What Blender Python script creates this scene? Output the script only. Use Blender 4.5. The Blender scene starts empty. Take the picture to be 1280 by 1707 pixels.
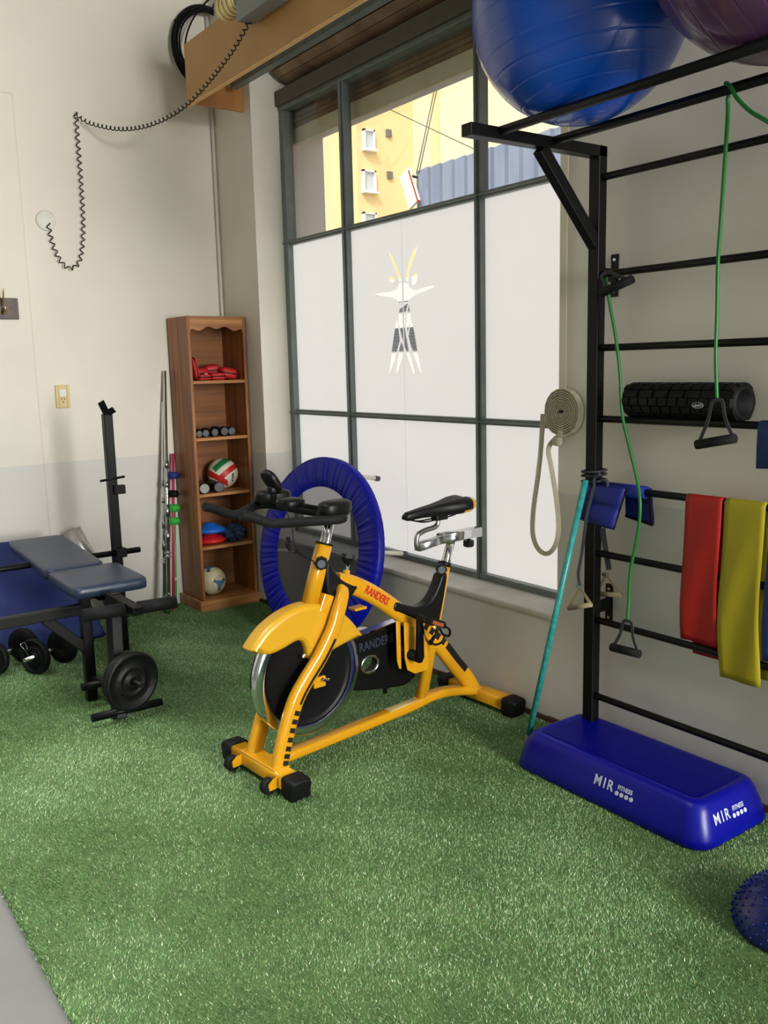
import bpy, bmesh, math, random
import numpy as np
from mathutils import Vector, Matrix, Quaternion
random.seed(7); rng = np.random.default_rng(7)
PI = math.pi
scene = bpy.context.scene
COL = scene.collection

# ------------------------------------------------------------------ camera, sky, sun, lights, exposure
YAW, PITCH, ROLL, FPX = math.radians(54.46696523), math.radians(9.25845399), math.radians(-1.39482755), 1488.36
fw = Vector((math.cos(YAW)*math.cos(PITCH), math.sin(YAW)*math.cos(PITCH), -math.sin(PITCH)))
_r = Vector((math.sin(YAW), -math.cos(YAW), 0)); _u = _r.cross(fw)
rt = _r*math.cos(ROLL)+_u*math.sin(ROLL); up = -_r*math.sin(ROLL)+_u*math.cos(ROLL)
CAM = Vector((0, 0, 1.6))
cd = bpy.data.cameras.new('camera'); cam = bpy.data.objects.new('camera', cd); COL.objects.link(cam)
cd.sensor_fit = 'VERTICAL'; cd.sensor_height = 36; cd.lens = FPX*36/1707; cd.clip_end = 200; cd.clip_start = .05
M = Matrix((rt, up, -fw)).transposed().to_4x4(); M.translation = CAM; cam.matrix_world = M
scene.camera = cam

def at(px, py, ax, val):
    "3D point where the sight line of a measured pixel meets the plane axis=val"
    d = rt*((px-640)/FPX)-up*((py-853.5)/FPX)+fw
    i = 'xyz'.index(ax); return CAM+d*((val-CAM[i])/d[i])

w = bpy.data.worlds.new('sky'); scene.world = w; w.use_nodes = True
nt = w.node_tree; nt.nodes.clear()
sky = nt.nodes.new('ShaderNodeTexSky'); sky.sky_type = 'NISHITA'; sky.sun_disc = False
sky.sun_elevation = math.radians(48); sky.sun_rotation = math.radians(240); sky.air_density = 1; sky.dust_density = 3
bg = nt.nodes.new('ShaderNodeBackground'); bg.inputs[1].default_value = 0.32
hs = nt.nodes.new('ShaderNodeHueSaturation'); hs.inputs['Saturation'].default_value = .35
ow = nt.nodes.new('ShaderNodeOutputWorld')
nt.links.new(sky.outputs[0], hs.inputs['Color']); nt.links.new(hs.outputs[0], bg.inputs[0]); nt.links.new(bg.outputs[0], ow.inputs[0])

def light(name, typ, loc, rot, energy, color, **k):
    ld = bpy.data.lights.new(name, typ); ld.energy = energy; ld.color = color
    for a, b in k.items(): setattr(ld, a, b)
    o = bpy.data.objects.new(name, ld); COL.objects.link(o); o.location = loc; o.rotation_euler = rot; return o
# sun: over our own building, onto the street side facades
sun = light('sun', 'SUN', (0, 0, 10), (0, 0, 0), 1.9, (1, .95, .86), angle=math.radians(2))
sun.rotation_euler = Vector((.62, .42, -.72)).to_track_quat('-Z', 'Y').to_euler()
# added fill light behind the camera; no window is built there
rear_fill = light('rear_fill_light', 'AREA', (2.0, -5.4, 2.3), (math.radians(90), 0, 0), 720, (1, 1, .98), shape='RECTANGLE', size=1.6, size_y=3.0)
# overhead fill, added under the ceiling to brighten the left part of the turf
top_fill = light('overhead_fill_light', 'AREA', (-.25, 3.0, 4.26), (0, 0, 0), 66, (.97, 1, 1), shape='RECTANGLE', size=1.6, size_y=3.2, spread=math.radians(75))
side_win = light('side_fill_light', 'AREA', (2.95, -1.0, 1.95), (0, math.radians(90), 0), 25, (.98, 1, .98), shape='RECTANGLE', size=2.6, size_y=2.5)  # added fill light set in the unseen second window
vs = scene.view_settings
vs.view_transform = 'Standard'; vs.look = 'None'; vs.gamma = 1; vs.use_curve_mapping = False; vs.exposure = 0.0
scene.cycles.max_bounces = 10; scene.cycles.diffuse_bounces = 6; scene.cycles.transparent_max_bounces = 16

# ------------------------------------------------------------------ materials
def srgb(r, g, b):
    f = lambda c: (c/255/12.92) if c/255 <= .04045 else ((c/255+.055)/1.055)**2.4
    return (f(r), f(g), f(b), 1)
def mat(name, rgb, rough=.5, metal=0, var=0, vscale=8, bump=0, bscale=60, stretch=None, coat=0, spec=.5, rgb2=None, trans=0, sheen=0):
    m = bpy.data.materials.new(name); m.use_nodes = True; n = m.node_tree; b = n.nodes['Principled BSDF']
    c = srgb(*rgb); b.inputs['Base Color'].default_value = c
    b.inputs['Roughness'].default_value = rough; b.inputs['Metallic'].default_value = metal
    b.inputs['Coat Weight'].default_value = coat; b.inputs['Specular IOR Level'].default_value = spec
    b.inputs['Sheen Weight'].default_value = sheen
    tc = n.nodes.new('ShaderNodeTexCoord'); mp = n.nodes.new('ShaderNodeMapping'); n.links.new(tc.outputs['Object'], mp.inputs[0])
    if stretch: mp.inputs['Scale'].default_value = stretch
    if var or rgb2:
        t = n.nodes.new('ShaderNodeTexNoise'); t.inputs['Scale'].default_value = vscale; t.inputs['Detail'].default_value = 5
        n.links.new(mp.outputs[0], t.inputs[0])
        cr = n.nodes.new('ShaderNodeValToRGB'); n.links.new(t.outputs['Fac'], cr.inputs[0])
        cr.color_ramp.elements[0].position = .32; cr.color_ramp.elements[1].position = .68
        c2 = srgb(*rgb2) if rgb2 else tuple(x*(1+var) for x in c[:3])+(1,)
        c1 = c if rgb2 else tuple(x*(1-var) for x in c[:3])+(1,)
        cr.color_ramp.elements[0].color = c1; cr.color_ramp.elements[1].color = c2
        n.links.new(cr.outputs[0], b.inputs['Base Color'])
    if bump:
        t2 = n.nodes.new('ShaderNodeTexNoise'); t2.inputs['Scale'].default_value = bscale; t2.inputs['Detail'].default_value = 4
        n.links.new(mp.outputs[0], t2.inputs[0])
        bp = n.nodes.new('ShaderNodeBump'); bp.inputs['Strength'].default_value = bump; bp.inputs['Distance'].default_value = .01
        n.links.new(t2.outputs['Fac'], bp.inputs['Height']); n.links.new(bp.outputs[0], b.inputs['Normal'])
    return m
def net_mat():
    m = mat('trampoline_net', (24, 27, 30), .45); n = m.node_tree; b = n.nodes['Principled BSDF']; b.inputs['Alpha'].default_value = .72; return m
def wall_mat():
    m = mat('wall_paint', (228, 220, 206), .55, var=.03, vscale=2.5, bump=.12, bscale=9)
    n = m.node_tree; b = n.nodes['Principled BSDF']; src = b.inputs['Base Color'].links[0].from_socket
    g = n.nodes.new('ShaderNodeNewGeometry'); s = n.nodes.new('ShaderNodeSeparateXYZ'); n.links.new(g.outputs['Position'], s.inputs[0])
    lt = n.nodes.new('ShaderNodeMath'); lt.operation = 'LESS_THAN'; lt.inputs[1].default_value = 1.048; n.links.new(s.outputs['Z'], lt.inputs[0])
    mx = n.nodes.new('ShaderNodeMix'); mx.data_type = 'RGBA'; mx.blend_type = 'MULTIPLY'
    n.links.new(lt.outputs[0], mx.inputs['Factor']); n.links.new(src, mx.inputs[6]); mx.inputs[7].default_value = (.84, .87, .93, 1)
    n.links.new(mx.outputs[2], b.inputs['Base Color']); return m
def glass_mat():
    m = bpy.data.materials.new('clear_glass'); m.use_nodes = True; n = m.node_tree; n.nodes.clear()
    o = n.nodes.new('ShaderNodeOutputMaterial'); t = n.nodes.new('ShaderNodeBsdfTransparent'); g = n.nodes.new('ShaderNodeBsdfGlossy')
    g.inputs['Roughness'].default_value = .02; t.inputs[0].default_value = (.93, .95, .94, 1)
    mx = n.nodes.new('ShaderNodeMixShader'); lw = n.nodes.new('ShaderNodeLayerWeight'); lw.inputs[0].default_value = .5
    pw = n.nodes.new('ShaderNodeMath'); pw.operation = 'POWER'; pw.inputs[1].default_value = 4; n.links.new(lw.outputs['Facing'], pw.inputs[0])
    ml = n.nodes.new('ShaderNodeMath'); ml.operation = 'MULTIPLY_ADD'; ml.inputs[1].default_value = .5; ml.inputs[2].default_value = .04; n.links.new(pw.outputs[0], ml.inputs[0])
    n.links.new(ml.outputs[0], mx.inputs[0]); n.links.new(t.outputs[0], mx.inputs[1]); n.links.new(g.outputs[0], mx.inputs[2]); n.links.new(mx.outputs[0], o.inputs[0]); return m
def film_mat(e, name='frosted_film', col=(.95, .945, .93, 1)):
    "frosted window film with emission standing in for the daylight behind it"
    m = bpy.data.materials.new(name); m.use_nodes = True; n = m.node_tree; n.nodes.clear()
    o = n.nodes.new('ShaderNodeOutputMaterial'); t = n.nodes.new('ShaderNodeBsdfTranslucent'); d = n.nodes.new('ShaderNodeBsdfDiffuse')
    t.inputs[0].default_value = (.8, .79, .77, 1); d.inputs[0].default_value = (.75, .75, .74, 1)
    mx = n.nodes.new('ShaderNodeMixShader'); mx.inputs[0].default_value = .45
    em = n.nodes.new('ShaderNodeEmission'); em.inputs[0].default_value = col; em.inputs[1].default_value = e  # own glow put in for transmitted daylight
    ad = n.nodes.new('ShaderNodeAddShader')
    n.links.new(t.outputs[0], mx.inputs[1]); n.links.new(d.outputs[0], mx.inputs[2]); n.links.new(mx.outputs[0], ad.inputs[0]); n.links.new(em.outputs[0], ad.inputs[1]); n.links.new(ad.outputs[0], o.inputs[0]); return m
def wood_mat(name, a, b_, axis='z', rough=.45, scale=1.0):
    st = {'z': (14, 14, .9), 'x': (.9, 14, 14), 'y': (14, .9, 14)}[axis]
    m = mat(name, a, rough, rgb2=b_, vscale=2.2*scale, stretch=st, bump=.06, bscale=5); return m
MT = dict(
    wall=wall_mat(), glass=glass_mat(), film=film_mat(.34), film2=film_mat(.6, 'fill_window_film'),
    concrete=mat('painted_concrete', (118, 116, 113), .35, var=.06, vscale=4, bump=.05),
    ceiling=mat('ceiling_paint', (156, 160, 154), .8), wall_dim=mat('low_bounce_wall', (130, 136, 128), .7),  # unseen walls and ceiling darkened to cut bounce light
    frame=mat('window_frame_paint', (112, 121, 116), .4, var=.12, vscale=12, bump=.1, bscale=25),
    fascia=mat('old_header_paint', (88, 84, 70), .6, var=.12, vscale=8, bump=.15, bscale=20),
    sill=mat('sill_paint', (216, 212, 205), .55, rgb2=(190, 184, 174), vscale=5, bump=.2, bscale=14),
    seam=film_mat(.22, 'film_seam_mat'),
    slat=mat('shutter_slat_wood', (170, 140, 108), .7, rgb2=(120, 96, 74), vscale=5, bump=.2),
    slat2=mat('shutter_slat_beige', (240, 228, 198), .7, rgb2=(226, 212, 178), vscale=4, bump=.1),
    pelmet=mat('pelmet_board', (196, 148, 84), .5, rgb2=(182, 134, 74), vscale=3, bump=.05),
    pelmet_edge=mat('pelmet_edge_wood', (226, 178, 112), .5),
    pelmet_end=mat('pelmet_end_board', (184, 126, 66), .5, rgb2=(170, 112, 54), vscale=3),
    pine=wood_mat('shelf_wood', (172, 108, 54), (114, 66, 30)), pine_x=wood_mat('shelf_wood_across', (194, 136, 78), (138, 84, 40), 'x'),
    pine_b=wood_mat('shelf_back_wood', (150, 94, 44), (104, 62, 28), 'x', .6, .6),
    darkwood=wood_mat('coat_rail_wood', (84, 58, 44), (60, 40, 30), 'z'),
    brass=mat('brass', (210, 170, 80), .25, 1), black=mat('black_steel', (9, 9, 10), .42, spec=.22, bump=.03, bscale=40),
    black2=mat('black_plastic', (11, 11, 12), .42, spec=.28), rubber=mat('black_rubber', (12, 12, 13), .6, spec=.25, bump=.08, bscale=80),
    iron=mat('cast_iron', (11, 11, 12), .5, 0, spec=.3, bump=.15, bscale=60), foam=mat('grip_foam', (17, 17, 18), .7, spec=.25, bump=.1, bscale=150),
    chrome=mat('chrome', (225, 226, 228), .12, 1), steel=mat('brushed_steel', (190, 190, 192), .28, 1, var=.1, vscale=30),
    dullsteel=mat('dull_steel', (150, 148, 142), .6, .3, var=.15, vscale=60),
    vinyl=mat('navy_vinyl', (34, 46, 68), .38, bump=.1, bscale=30), yellow=mat('yellow_enamel', (212, 150, 22), .22, coat=.3),
    yellowp=mat('yellow_plastic', (206, 154, 30), .3), ydecal=mat('black_decal', (18, 18, 18), .4),
    faint_text=mat('dark_blue_text', (44, 52, 70), .5), red_ink=mat('red_ink', (190, 30, 28), .4), white_ink=mat('white_ink', (196, 200, 210), .5),
    tramp=mat('blue_pvc', (6, 14, 150), .4, spec=.3, bump=.1, bscale=30), tmat=net_mat(),
    ballblue=mat('blue_ball_vinyl', (3, 72, 178), .27, coat=.3), ballpurple=mat('purple_ball_vinyl', (88, 52, 88), .28, coat=.3),
    green=mat('green_latex', (22, 104, 34), .45), band_red=mat('red_latex', (164, 18, 12), .5), band_yel=mat('yellow_latex', (166, 150, 22), .5),
    band_blue=mat('blue_latex', (12, 54, 126), .5), aqua=mat('aqua_pole', (30, 120, 118), .35, rgb2=(56, 150, 142), vscale=60),
    stepblue=mat('blue_step_plastic', (2, 5, 132), .33, spec=.35, bump=.04, bscale=120), spiky=mat('blue_dome_rubber', (8, 22, 92), .25),
    cotton=mat('cotton_belt', (196, 186, 162), .8), navy=mat('navy_nylon', (30, 48, 118), .55, bump=.5, bscale=9),
    navyd=mat('navy_cloth', (40, 62, 98), .8, bump=.3, bscale=20), padblue=mat('blue_pad_nylon', (8, 26, 116), .55, bump=.1, bscale=60),
    red=mat('red_nylon', (190, 28, 30), .55, bump=.1, bscale=60), discblue=mat('blue_disc_rubber', (28, 104, 206), .35),
    discred=mat('red_disc_rubber', (200, 28, 28), .35), vwhite=mat('volleyball_white', (222, 216, 196), .45), vred=mat('volleyball_red', (196, 38, 34), .45),
    vgreen=mat('volleyball_green', (34, 122, 62), .45), socc=mat('soccer_cream', (214, 200, 166), .45), socb=mat('soccer_blue', (70, 130, 168), .45),
    grey_rub=mat('grey_rubber', (88, 90, 94), .6, var=.15, vscale=40), pink=mat('pink_pole', (196, 30, 90), .4), greenp=mat('green_pole', (52, 176, 66), .4),
    tape=mat('masking_tape', (196, 200, 170), .7), ivory=mat('ivory_plastic', (216, 190, 128), .4), white=mat('white_plastic', (228, 224, 212), .5),
    conduit=mat('conduit_paint', (214, 208, 196), .5), greybox=mat('grey_lamp_housing', (120, 124, 124), .35), cream=mat('cream_ribbed', (232, 210, 150), .5),
    rot=mat('brown_skirting', (74, 46, 32), .8, var=.3, vscale=20, bump=.4), tan=mat('tan_rubber', (150, 134, 100), .5),
    strapg=mat('grey_webbing', (52, 54, 58), .8), reflector=mat('amber_reflector', (150, 80, 40), .3),
    ext_yel=mat('yellow_stucco', (236, 210, 158), .9, var=.03, vscale=1), ext_cream=mat('cream_stucco', (238, 222, 184), .9),
    ext_white=mat('ext_white', (226, 220, 214), .9), ext_red=mat('ext_brick', (210, 140, 110), .9), shed=mat('shed_sheet', (140, 146, 164), .7, rgb2=(116, 124, 148), vscale=1.5, stretch=(1, 3, .6)),
    asphalt=mat('asphalt', (112, 110, 106), .9), winfr=mat('far_window_white', (226, 228, 232), .5), wing=mat('far_window_blind', (198, 204, 214), .6), wire=mat('wire', (90, 84, 76), .6),
    turfbase=mat('turf_backing', (70, 92, 52), .9, rgb2=(84, 110, 62), vscale=12),
)

# ------------------------------------------------------------------ mesh helpers
class MB:
    def __init__(s): s.v = []; s.f = []; s.sm = []
    def add(s, vs_, fs, smooth=False):
        o = len(s.v); s.v += [tuple(v) for v in vs_]; s.f += [tuple(i+o for i in f) for f in fs]; s.sm += [smooth]*len(fs); return s
    def box(s, lo, hi, m=None):
        x0, y0, z0 = lo; x1, y1, z1 = hi
        vs_ = [Vector(p) for p in ((x0, y0, z0), (x1, y0, z0), (x1, y1, z0), (x0, y1, z0), (x0, y0, z1), (x1, y0, z1), (x1, y1, z1), (x0, y1, z1))]
        if m: vs_ = [m @ v for v in vs_]
        return s.add(vs_, [(3, 2, 1, 0), (4, 5, 6, 7), (0, 1, 5, 4), (1, 2, 6, 5), (2, 3, 7, 6), (3, 0, 4, 7)])
    def beam(s, p0, p1, w, h, upv=(0, 0, 1)):
        "rectangular bar from p0 to p1, w across, h along upv"
        p0 = Vector(p0); p1 = Vector(p1); d = (p1-p0); L = d.length; d.normalize(); u = Vector(upv); u = (u-d*u.dot(d)).normalized(); r = d.cross(u)
        m = Matrix((r, d, u)).transposed().to_4x4(); m.translation = p0
        return s.box((-w/2, 0, -h/2), (w/2, L, h/2), m)
    def sweep(s, pts, sec, upv=None, closed=False, caps=True, smooth=True, scales=None):
        pts = [Vector(p) for p in pts]; n = len(pts); k = len(sec); rings = []
        T = []
        for i in range(n):
            a = pts[(i-1) % n] if (closed or i > 0) else pts[0]; b = pts[(i+1) % n] if (closed or i < n-1) else pts[-1]
            T.append((b-a).normalized())
        if upv is None:
            u = Vector((0, 0, 1)) if abs(T[0].z) < .9 else Vector((1, 0, 0)); u = (u-T[0]*u.dot(T[0])).normalized()
        out = []
        for i in range(n):
            if upv is not None:
                u0 = Vector(upv[i] if isinstance(upv, list) else upv); u = (u0-T[i]*u0.dot(T[i])).normalized()
            elif i > 0:
                q = T[i-1].rotation_difference(T[i]); u = q @ u; u = (u-T[i]*u.dot(T[i])).normalized()
            r = T[i].cross(u); sc = scales[i] if scales else 1
            sx, sy = sc if isinstance(sc, tuple) else (sc, sc)
            out += [pts[i]+r*(x*sx)+u*(y*sy) for x, y in sec]
        fs = []
        for i in range(n if closed else n-1):
            j = (i+1) % n
            for a in range(k):
                b = (a+1) % k; fs.append((i*k+a, i*k+b, j*k+b, j*k+a))
        s.add(out, fs, smooth)
        if caps and not closed:
            o = len(s.v)-len(out); s.f += [tuple(o+i for i in range(k))[::-1], tuple(o+(n-1)*k+i for i in range(k))]; s.sm += [False]*2
        return s
    def tube(s, pts, r, seg=12, closed=False, scales=None, upv=None):
        return s.sweep(pts, circ(r, r, seg), upv=upv, closed=closed, scales=scales)
    def cyl(s, p0, p1, r, seg=20, r2=None):
        return s.sweep([p0, p1], circ(r, r, seg), scales=[1, (r2 if r2 is not None else r)/r])
    def ribbon(s, pts, w, t, upv):
        "flat strap: w wide, t thick (t along upv)"
        return s.sweep(pts, [(-w/2, -t/2), (w/2, -t/2), (w/2, t/2), (-w/2, t/2)], upv=upv, smooth=False)
    def lathe(s, prof, m=None, seg=32, smooth=True):
        "profile (r, h) spun about local Z"
        vs_ = []
        for r_, h in prof:
            for i in range(seg):
                a = 2*PI*i/seg; v = Vector((r_*math.cos(a), r_*math.sin(a), h)); vs_.append(m @ v if m else v)
        fs = [(j*seg+i, j*seg+(i+1) % seg, (j+1)*seg+(i+1) % seg, (j+1)*seg+i) for j in range(len(prof)-1) for i in range(seg)]
        return s.add(vs_, fs, smooth)
    def blob(s, c, size, e1=.5, e2=.5, m=None, nu=20, nv=12, warp=None):
        "superellipsoid"
        sp = lambda v, e: math.copysign(abs(v)**e, v)
        vs_ = []
        for j in range(nv+1):
            ph = -PI/2+PI*j/nv
            for i in range(nu):
                th = 2*PI*i/nu
                v = Vector((size[0]*sp(math.cos(ph), e1)*sp(math.cos(th), e2), size[1]*sp(math.cos(ph), e1)*sp(math.sin(th), e2), size[2]*sp(math.sin(ph), e1)))
                if warp: v = warp(v)
                if m: v = m @ v
                vs_.append(v+Vector(c))
        fs = [(j*nu+i, j*nu+(i+1) % nu, (j+1)*nu+(i+1) % nu, (j+1)*nu+i) for j in range(nv) for i in range(nu)]
        return s.add(vs_, fs, True)
    def build(s, name, m, parent=None, bevel=0, wn=False):
        me = bpy.data.meshes.new(name); me.from_pydata([tuple(v) for v in s.v], [], s.f); me.update()
        me.polygons.foreach_set('use_smooth', s.sm)
        if isinstance(m, (list, tuple)):
            for q in m: me.materials.append(MT[q] if isinstance(q, str) else q)
        else: me.materials.append(MT[m] if isinstance(m, str) else m)
        bm = bmesh.new(); bm.from_mesh(me); bmesh.ops.remove_doubles(bm, verts=bm.verts, dist=1e-5)
        bmesh.ops.recalc_face_normals(bm, faces=bm.faces); bm.to_mesh(me); bm.free()
        o = bpy.data.objects.new(name, me); COL.objects.link(o)
        if parent: o.parent = parent
        if bevel:
            b = o.modifiers.new('bevel', 'BEVEL'); b.width = bevel; b.segments = 2; b.limit_method = 'ANGLE'; b.angle_limit = math.radians(40)
        return o
def circ(a, b, n=12): return [(a*math.cos(2*PI*i/n), b*math.sin(2*PI*i/n)) for i in range(n)]
def rrect(a, b, c, n=3):
    "rounded rectangle, half sizes a b, corner c"
    out = []
    for cx, cy, t0 in ((a-c, b-c, 0), (-a+c, b-c, PI/2), (-a+c, -b+c, PI), (a-c, -b+c, 1.5*PI)):
        out += [(cx+c*math.cos(t0+PI/2*i/n), cy+c*math.sin(t0+PI/2*i/n)) for i in range(n+1)]
    return out
def cr(pts, n=8, closed=False):
    "Catmull-Rom through the points"
    P = [Vector(p) for p in pts]; out = []
    N = len(P)
    for i in range(N if closed else N-1):
        g = (lambda k: P[k % N]) if closed else (lambda k: P[max(0, min(N-1, k))])
        a, b, c, d = g(i-1), g(i), g(i+1), g(i+2)
        for j in range(n):
            t = j/n; out.append(.5*((2*b)+(c-a)*t+(2*a-5*b+4*c-d)*t*t+(3*b-a-3*c+d)*t**3))
    if not closed: out.append(P[-1])
    return out
def frame(o, x, y, z):
    m = Matrix((Vector(x).normalized(), Vector(y).normalized(), Vector(z).normalized())).transposed().to_4x4(); m.translation = Vector(o); return m
def zto(o, d, x=None):
    "matrix whose local Z runs along d"
    d = Vector(d).normalized(); x = Vector(x) if x else (Vector((1, 0, 0)) if abs(d.x) < .9 else Vector((0, 1, 0)))
    x = (x-d*x.dot(d)).normalized(); return frame(o, x, d.cross(x), d)
def plate(name, outlines, thick, m, mtx, parent=None, bevel=0, res=1, smooth=False):
    "flat shape with holes, thickness centred on local z=0"
    cu = bpy.data.curves.new('t', 'CURVE'); cu.dimensions = '2D'; cu.fill_mode = 'BOTH'; cu.extrude = max(thick/2-bevel, 0); cu.bevel_depth = bevel; cu.bevel_resolution = 2
    if bevel: cu.offset = -bevel
    for ol in outlines:
        sp = cu.splines.new('POLY'); sp.points.add(len(ol)-1); sp.use_cyclic_u = True
        for i, (x, y) in enumerate(ol): sp.points[i].co = (x, y, 0, 1)
    return from_curve(name, cu, m, mtx, parent)
def from_curve(name, cu, m, mtx, parent=None):
    t = bpy.data.objects.new('t', cu); COL.objects.link(t); bpy.context.view_layer.update()
    me = bpy.data.meshes.new_from_object(t.evaluated_get(bpy.context.evaluated_depsgraph_get())); bpy.data.objects.remove(t); bpy.data.curves.remove(cu)
    me.transform(mtx); me.materials.clear(); me.materials.append(MT[m] if isinstance(m, str) else m); me.name = name
    o = bpy.data.objects.new(name, me); COL.objects.link(o)
    if parent: o.parent = parent
    return o
def text(name, s, size, m, mtx, parent, ext=.0006, bold=.0, sx=1, shear=0, gap=1):
    cu = bpy.data.curves.new('t', 'FONT'); cu.body = s; cu.size = size; cu.extrude = ext; cu.offset = bold; cu.align_x = 'CENTER'; cu.align_y = 'CENTER'; cu.shear = shear; cu.resolution_u = 3; cu.space_character = gap
    return from_curve(name, cu, m, mtx @ Matrix.Diagonal((sx, 1, 1, 1)), parent)
def tag(o, label=None, cat=None, group=None, kind=None):
    if label: o['label'] = label
    if cat: o['category'] = cat
    if group: o['group'] = group
    if kind: o['kind'] = kind
    return o
def empty(name, loc, label, cat, group=None, rot=0):
    o = bpy.data.objects.new(name, None); COL.objects.link(o); o.location = loc; o.rotation_euler = (0, 0, rot); o.empty_display_size = .1
    return tag(o, label, cat, group)
def struct(o): o['kind'] = 'structure'; return o
def off(o, root):
    "mesh was drawn in world coordinates: keep it there under a moved root"
    o.parent = root; o.matrix_parent_inverse = Matrix.Translation(-root.location) if root.rotation_euler.z == 0 else root.matrix_basis.inverted(); return o
def dup(root, loc, rotz=None, label=None):
    c = root.copy(); COL.objects.link(c); c.location = loc
    if rotz is not None: c.rotation_euler.z = rotz
    if label: c['label'] = label
    for ch in list(root.children):
        k = ch.copy(); COL.objects.link(k); k.parent = c
        for g in list(ch.children):
            q = g.copy(); COL.objects.link(q); q.parent = k
    return c

# ------------------------------------------------------------------ setting
WX, BY = 2.812, 5.80       # inner faces of the window wall and of the back wall
CH = 4.3
struct(MB().box((-3.2, -5.7, -.15), (WX+.6, BY+.2, -.012)).build('floor', 'concrete'))
struct(MB().box((-3.2, BY, -.15), (WX+.6, BY+.25, CH)).build('wall_back', 'wall'))
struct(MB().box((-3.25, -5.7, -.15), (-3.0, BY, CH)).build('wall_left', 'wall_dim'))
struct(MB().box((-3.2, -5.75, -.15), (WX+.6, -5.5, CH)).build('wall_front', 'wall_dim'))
struct(MB().box((-3.25, -5.75, CH), (WX+.6, BY+.25, CH+.2)).build('ceiling', 'ceiling'))
wr = MB()
XO = 3.34
for (y0, y1, z0, z1) in ((-5.7, BY, -.15, .5), (5.27, BY, .5, CH), (.4, 2.65, .5, CH), (-5.7, -2.4, .5, CH), (-2.4, .4, 3.25, CH), (2.65, 5.27, 3.86, CH)):
    wr.box((WX, y0, z0), (XO, y1, z1))
wr.box((3.17, 2.65, 3.10), (XO, 5.27, 3.86))     # outer lintel behind the shutter roll
struct(wr.build('wall_right', 'wall'))
struct(MB().box((-3.0, BY-.022, -.012), (1.521, BY, 3.24)).build('trim_1', 'wall', bevel=.012))
struct(MB().box((2.41, BY-.012, 0), (WX, BY, .05)).build('baseboard_back', 'rot'))
bb = MB()
for i in range(26):
    y = .8+i*.19
    if y+.19 > 5.75: break
    bb.box((WX-.012-.004*random.random(), y, -.01), (WX, y+.185, .022+.012*random.random()))
struct(bb.build('baseboard_right', 'rot'))
# window_1 (the one in view)
def make_window(y0, y1, ms, name, film):
    X = 3.01; w1 = bpy.data.objects.new(name, None); COL.objects.link(w1); w1['kind'] = 'structure'
    Z = [.505, 1.315, 2.405, 3.236]; ys = [y0]+ms+[y1]
    def bar(lo, hi): MB().box(lo, hi).build('frame_bar', 'frame', w1, bevel=.004)
    bar((X, y1-.055, .5), (X+.07, y1, 3.25)); bar((X, y0, .5), (X+.07, y0+.055, 3.25))
    bar((X, y0, .5), (X+.07, y1, .535)); bar((X-.005, y0, 3.215), (X+.07, y1, 3.245))
    for m in ms:
        bar((X+.005, m-.02, .5), (X+.065, m+.02, 3.24)); bar((X-.012, m-.005, .5), (X+.005, m+.005, 3.24))
    for z in Z[1:3]:
        for a, b in zip(ys[:-1], ys[1:]):
            bar((X+.01, a, z-.016), (X+.06, b, z+.016)); bar((X-.012, a, z-.004), (X+.01, b, z+.004))
    for i, (z0, z1) in enumerate(zip(Z[:-1], Z[1:])):
        for j, (a, b) in enumerate(zip(ys[:-1], ys[1:])):
            MB().box((X+.045, a, z0), (X+.05, b, z1)).build('glass_pane', 'glass', w1)
            if i < 2:
                rect = [(a+.004, z0+.01), (b-.004, z0+.01), (b-.004, z1-.01), (a+.004, z1-.01)]
                holes = EMB if (name == 'window_1' and i == 1 and j == 1) else []
                plate('frosted_film', [rect]+holes, .0008, film, frame((X+.040, 0, 0), (0, 1, 0), (0, 0, 1), (1, 0, 0)), w1)
                if j == 1 and name == 'window_1':
                    for (pa, pb) in (((669, 362), (675, 690)), ((676, 700), (679, 910))):
                        A = at(*pa, 'x', X+.038) if i == 1 else at(*pb, 'x', X+.038)
                    A, B_ = (at(669, 362, 'x', X+.037), at(675, 690, 'x', X+.037)) if i == 1 else (at(676, 700, 'x', X+.037), at(679, 908, 'x', X+.037))
                    ym = (A.y+B_.y)/2
                    MB().box((X+.0375, ym-.005, z0+.012), (X+.039, ym+.005, z1-.012)).build('film_seam', 'seam', w1)
    s = MB().box((WX-.012, y0, .47), (X+.02, y1, .502)).build('window_sill', 'sill', w1, bevel=.01)
    s.location.z = .001
    return w1
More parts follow.
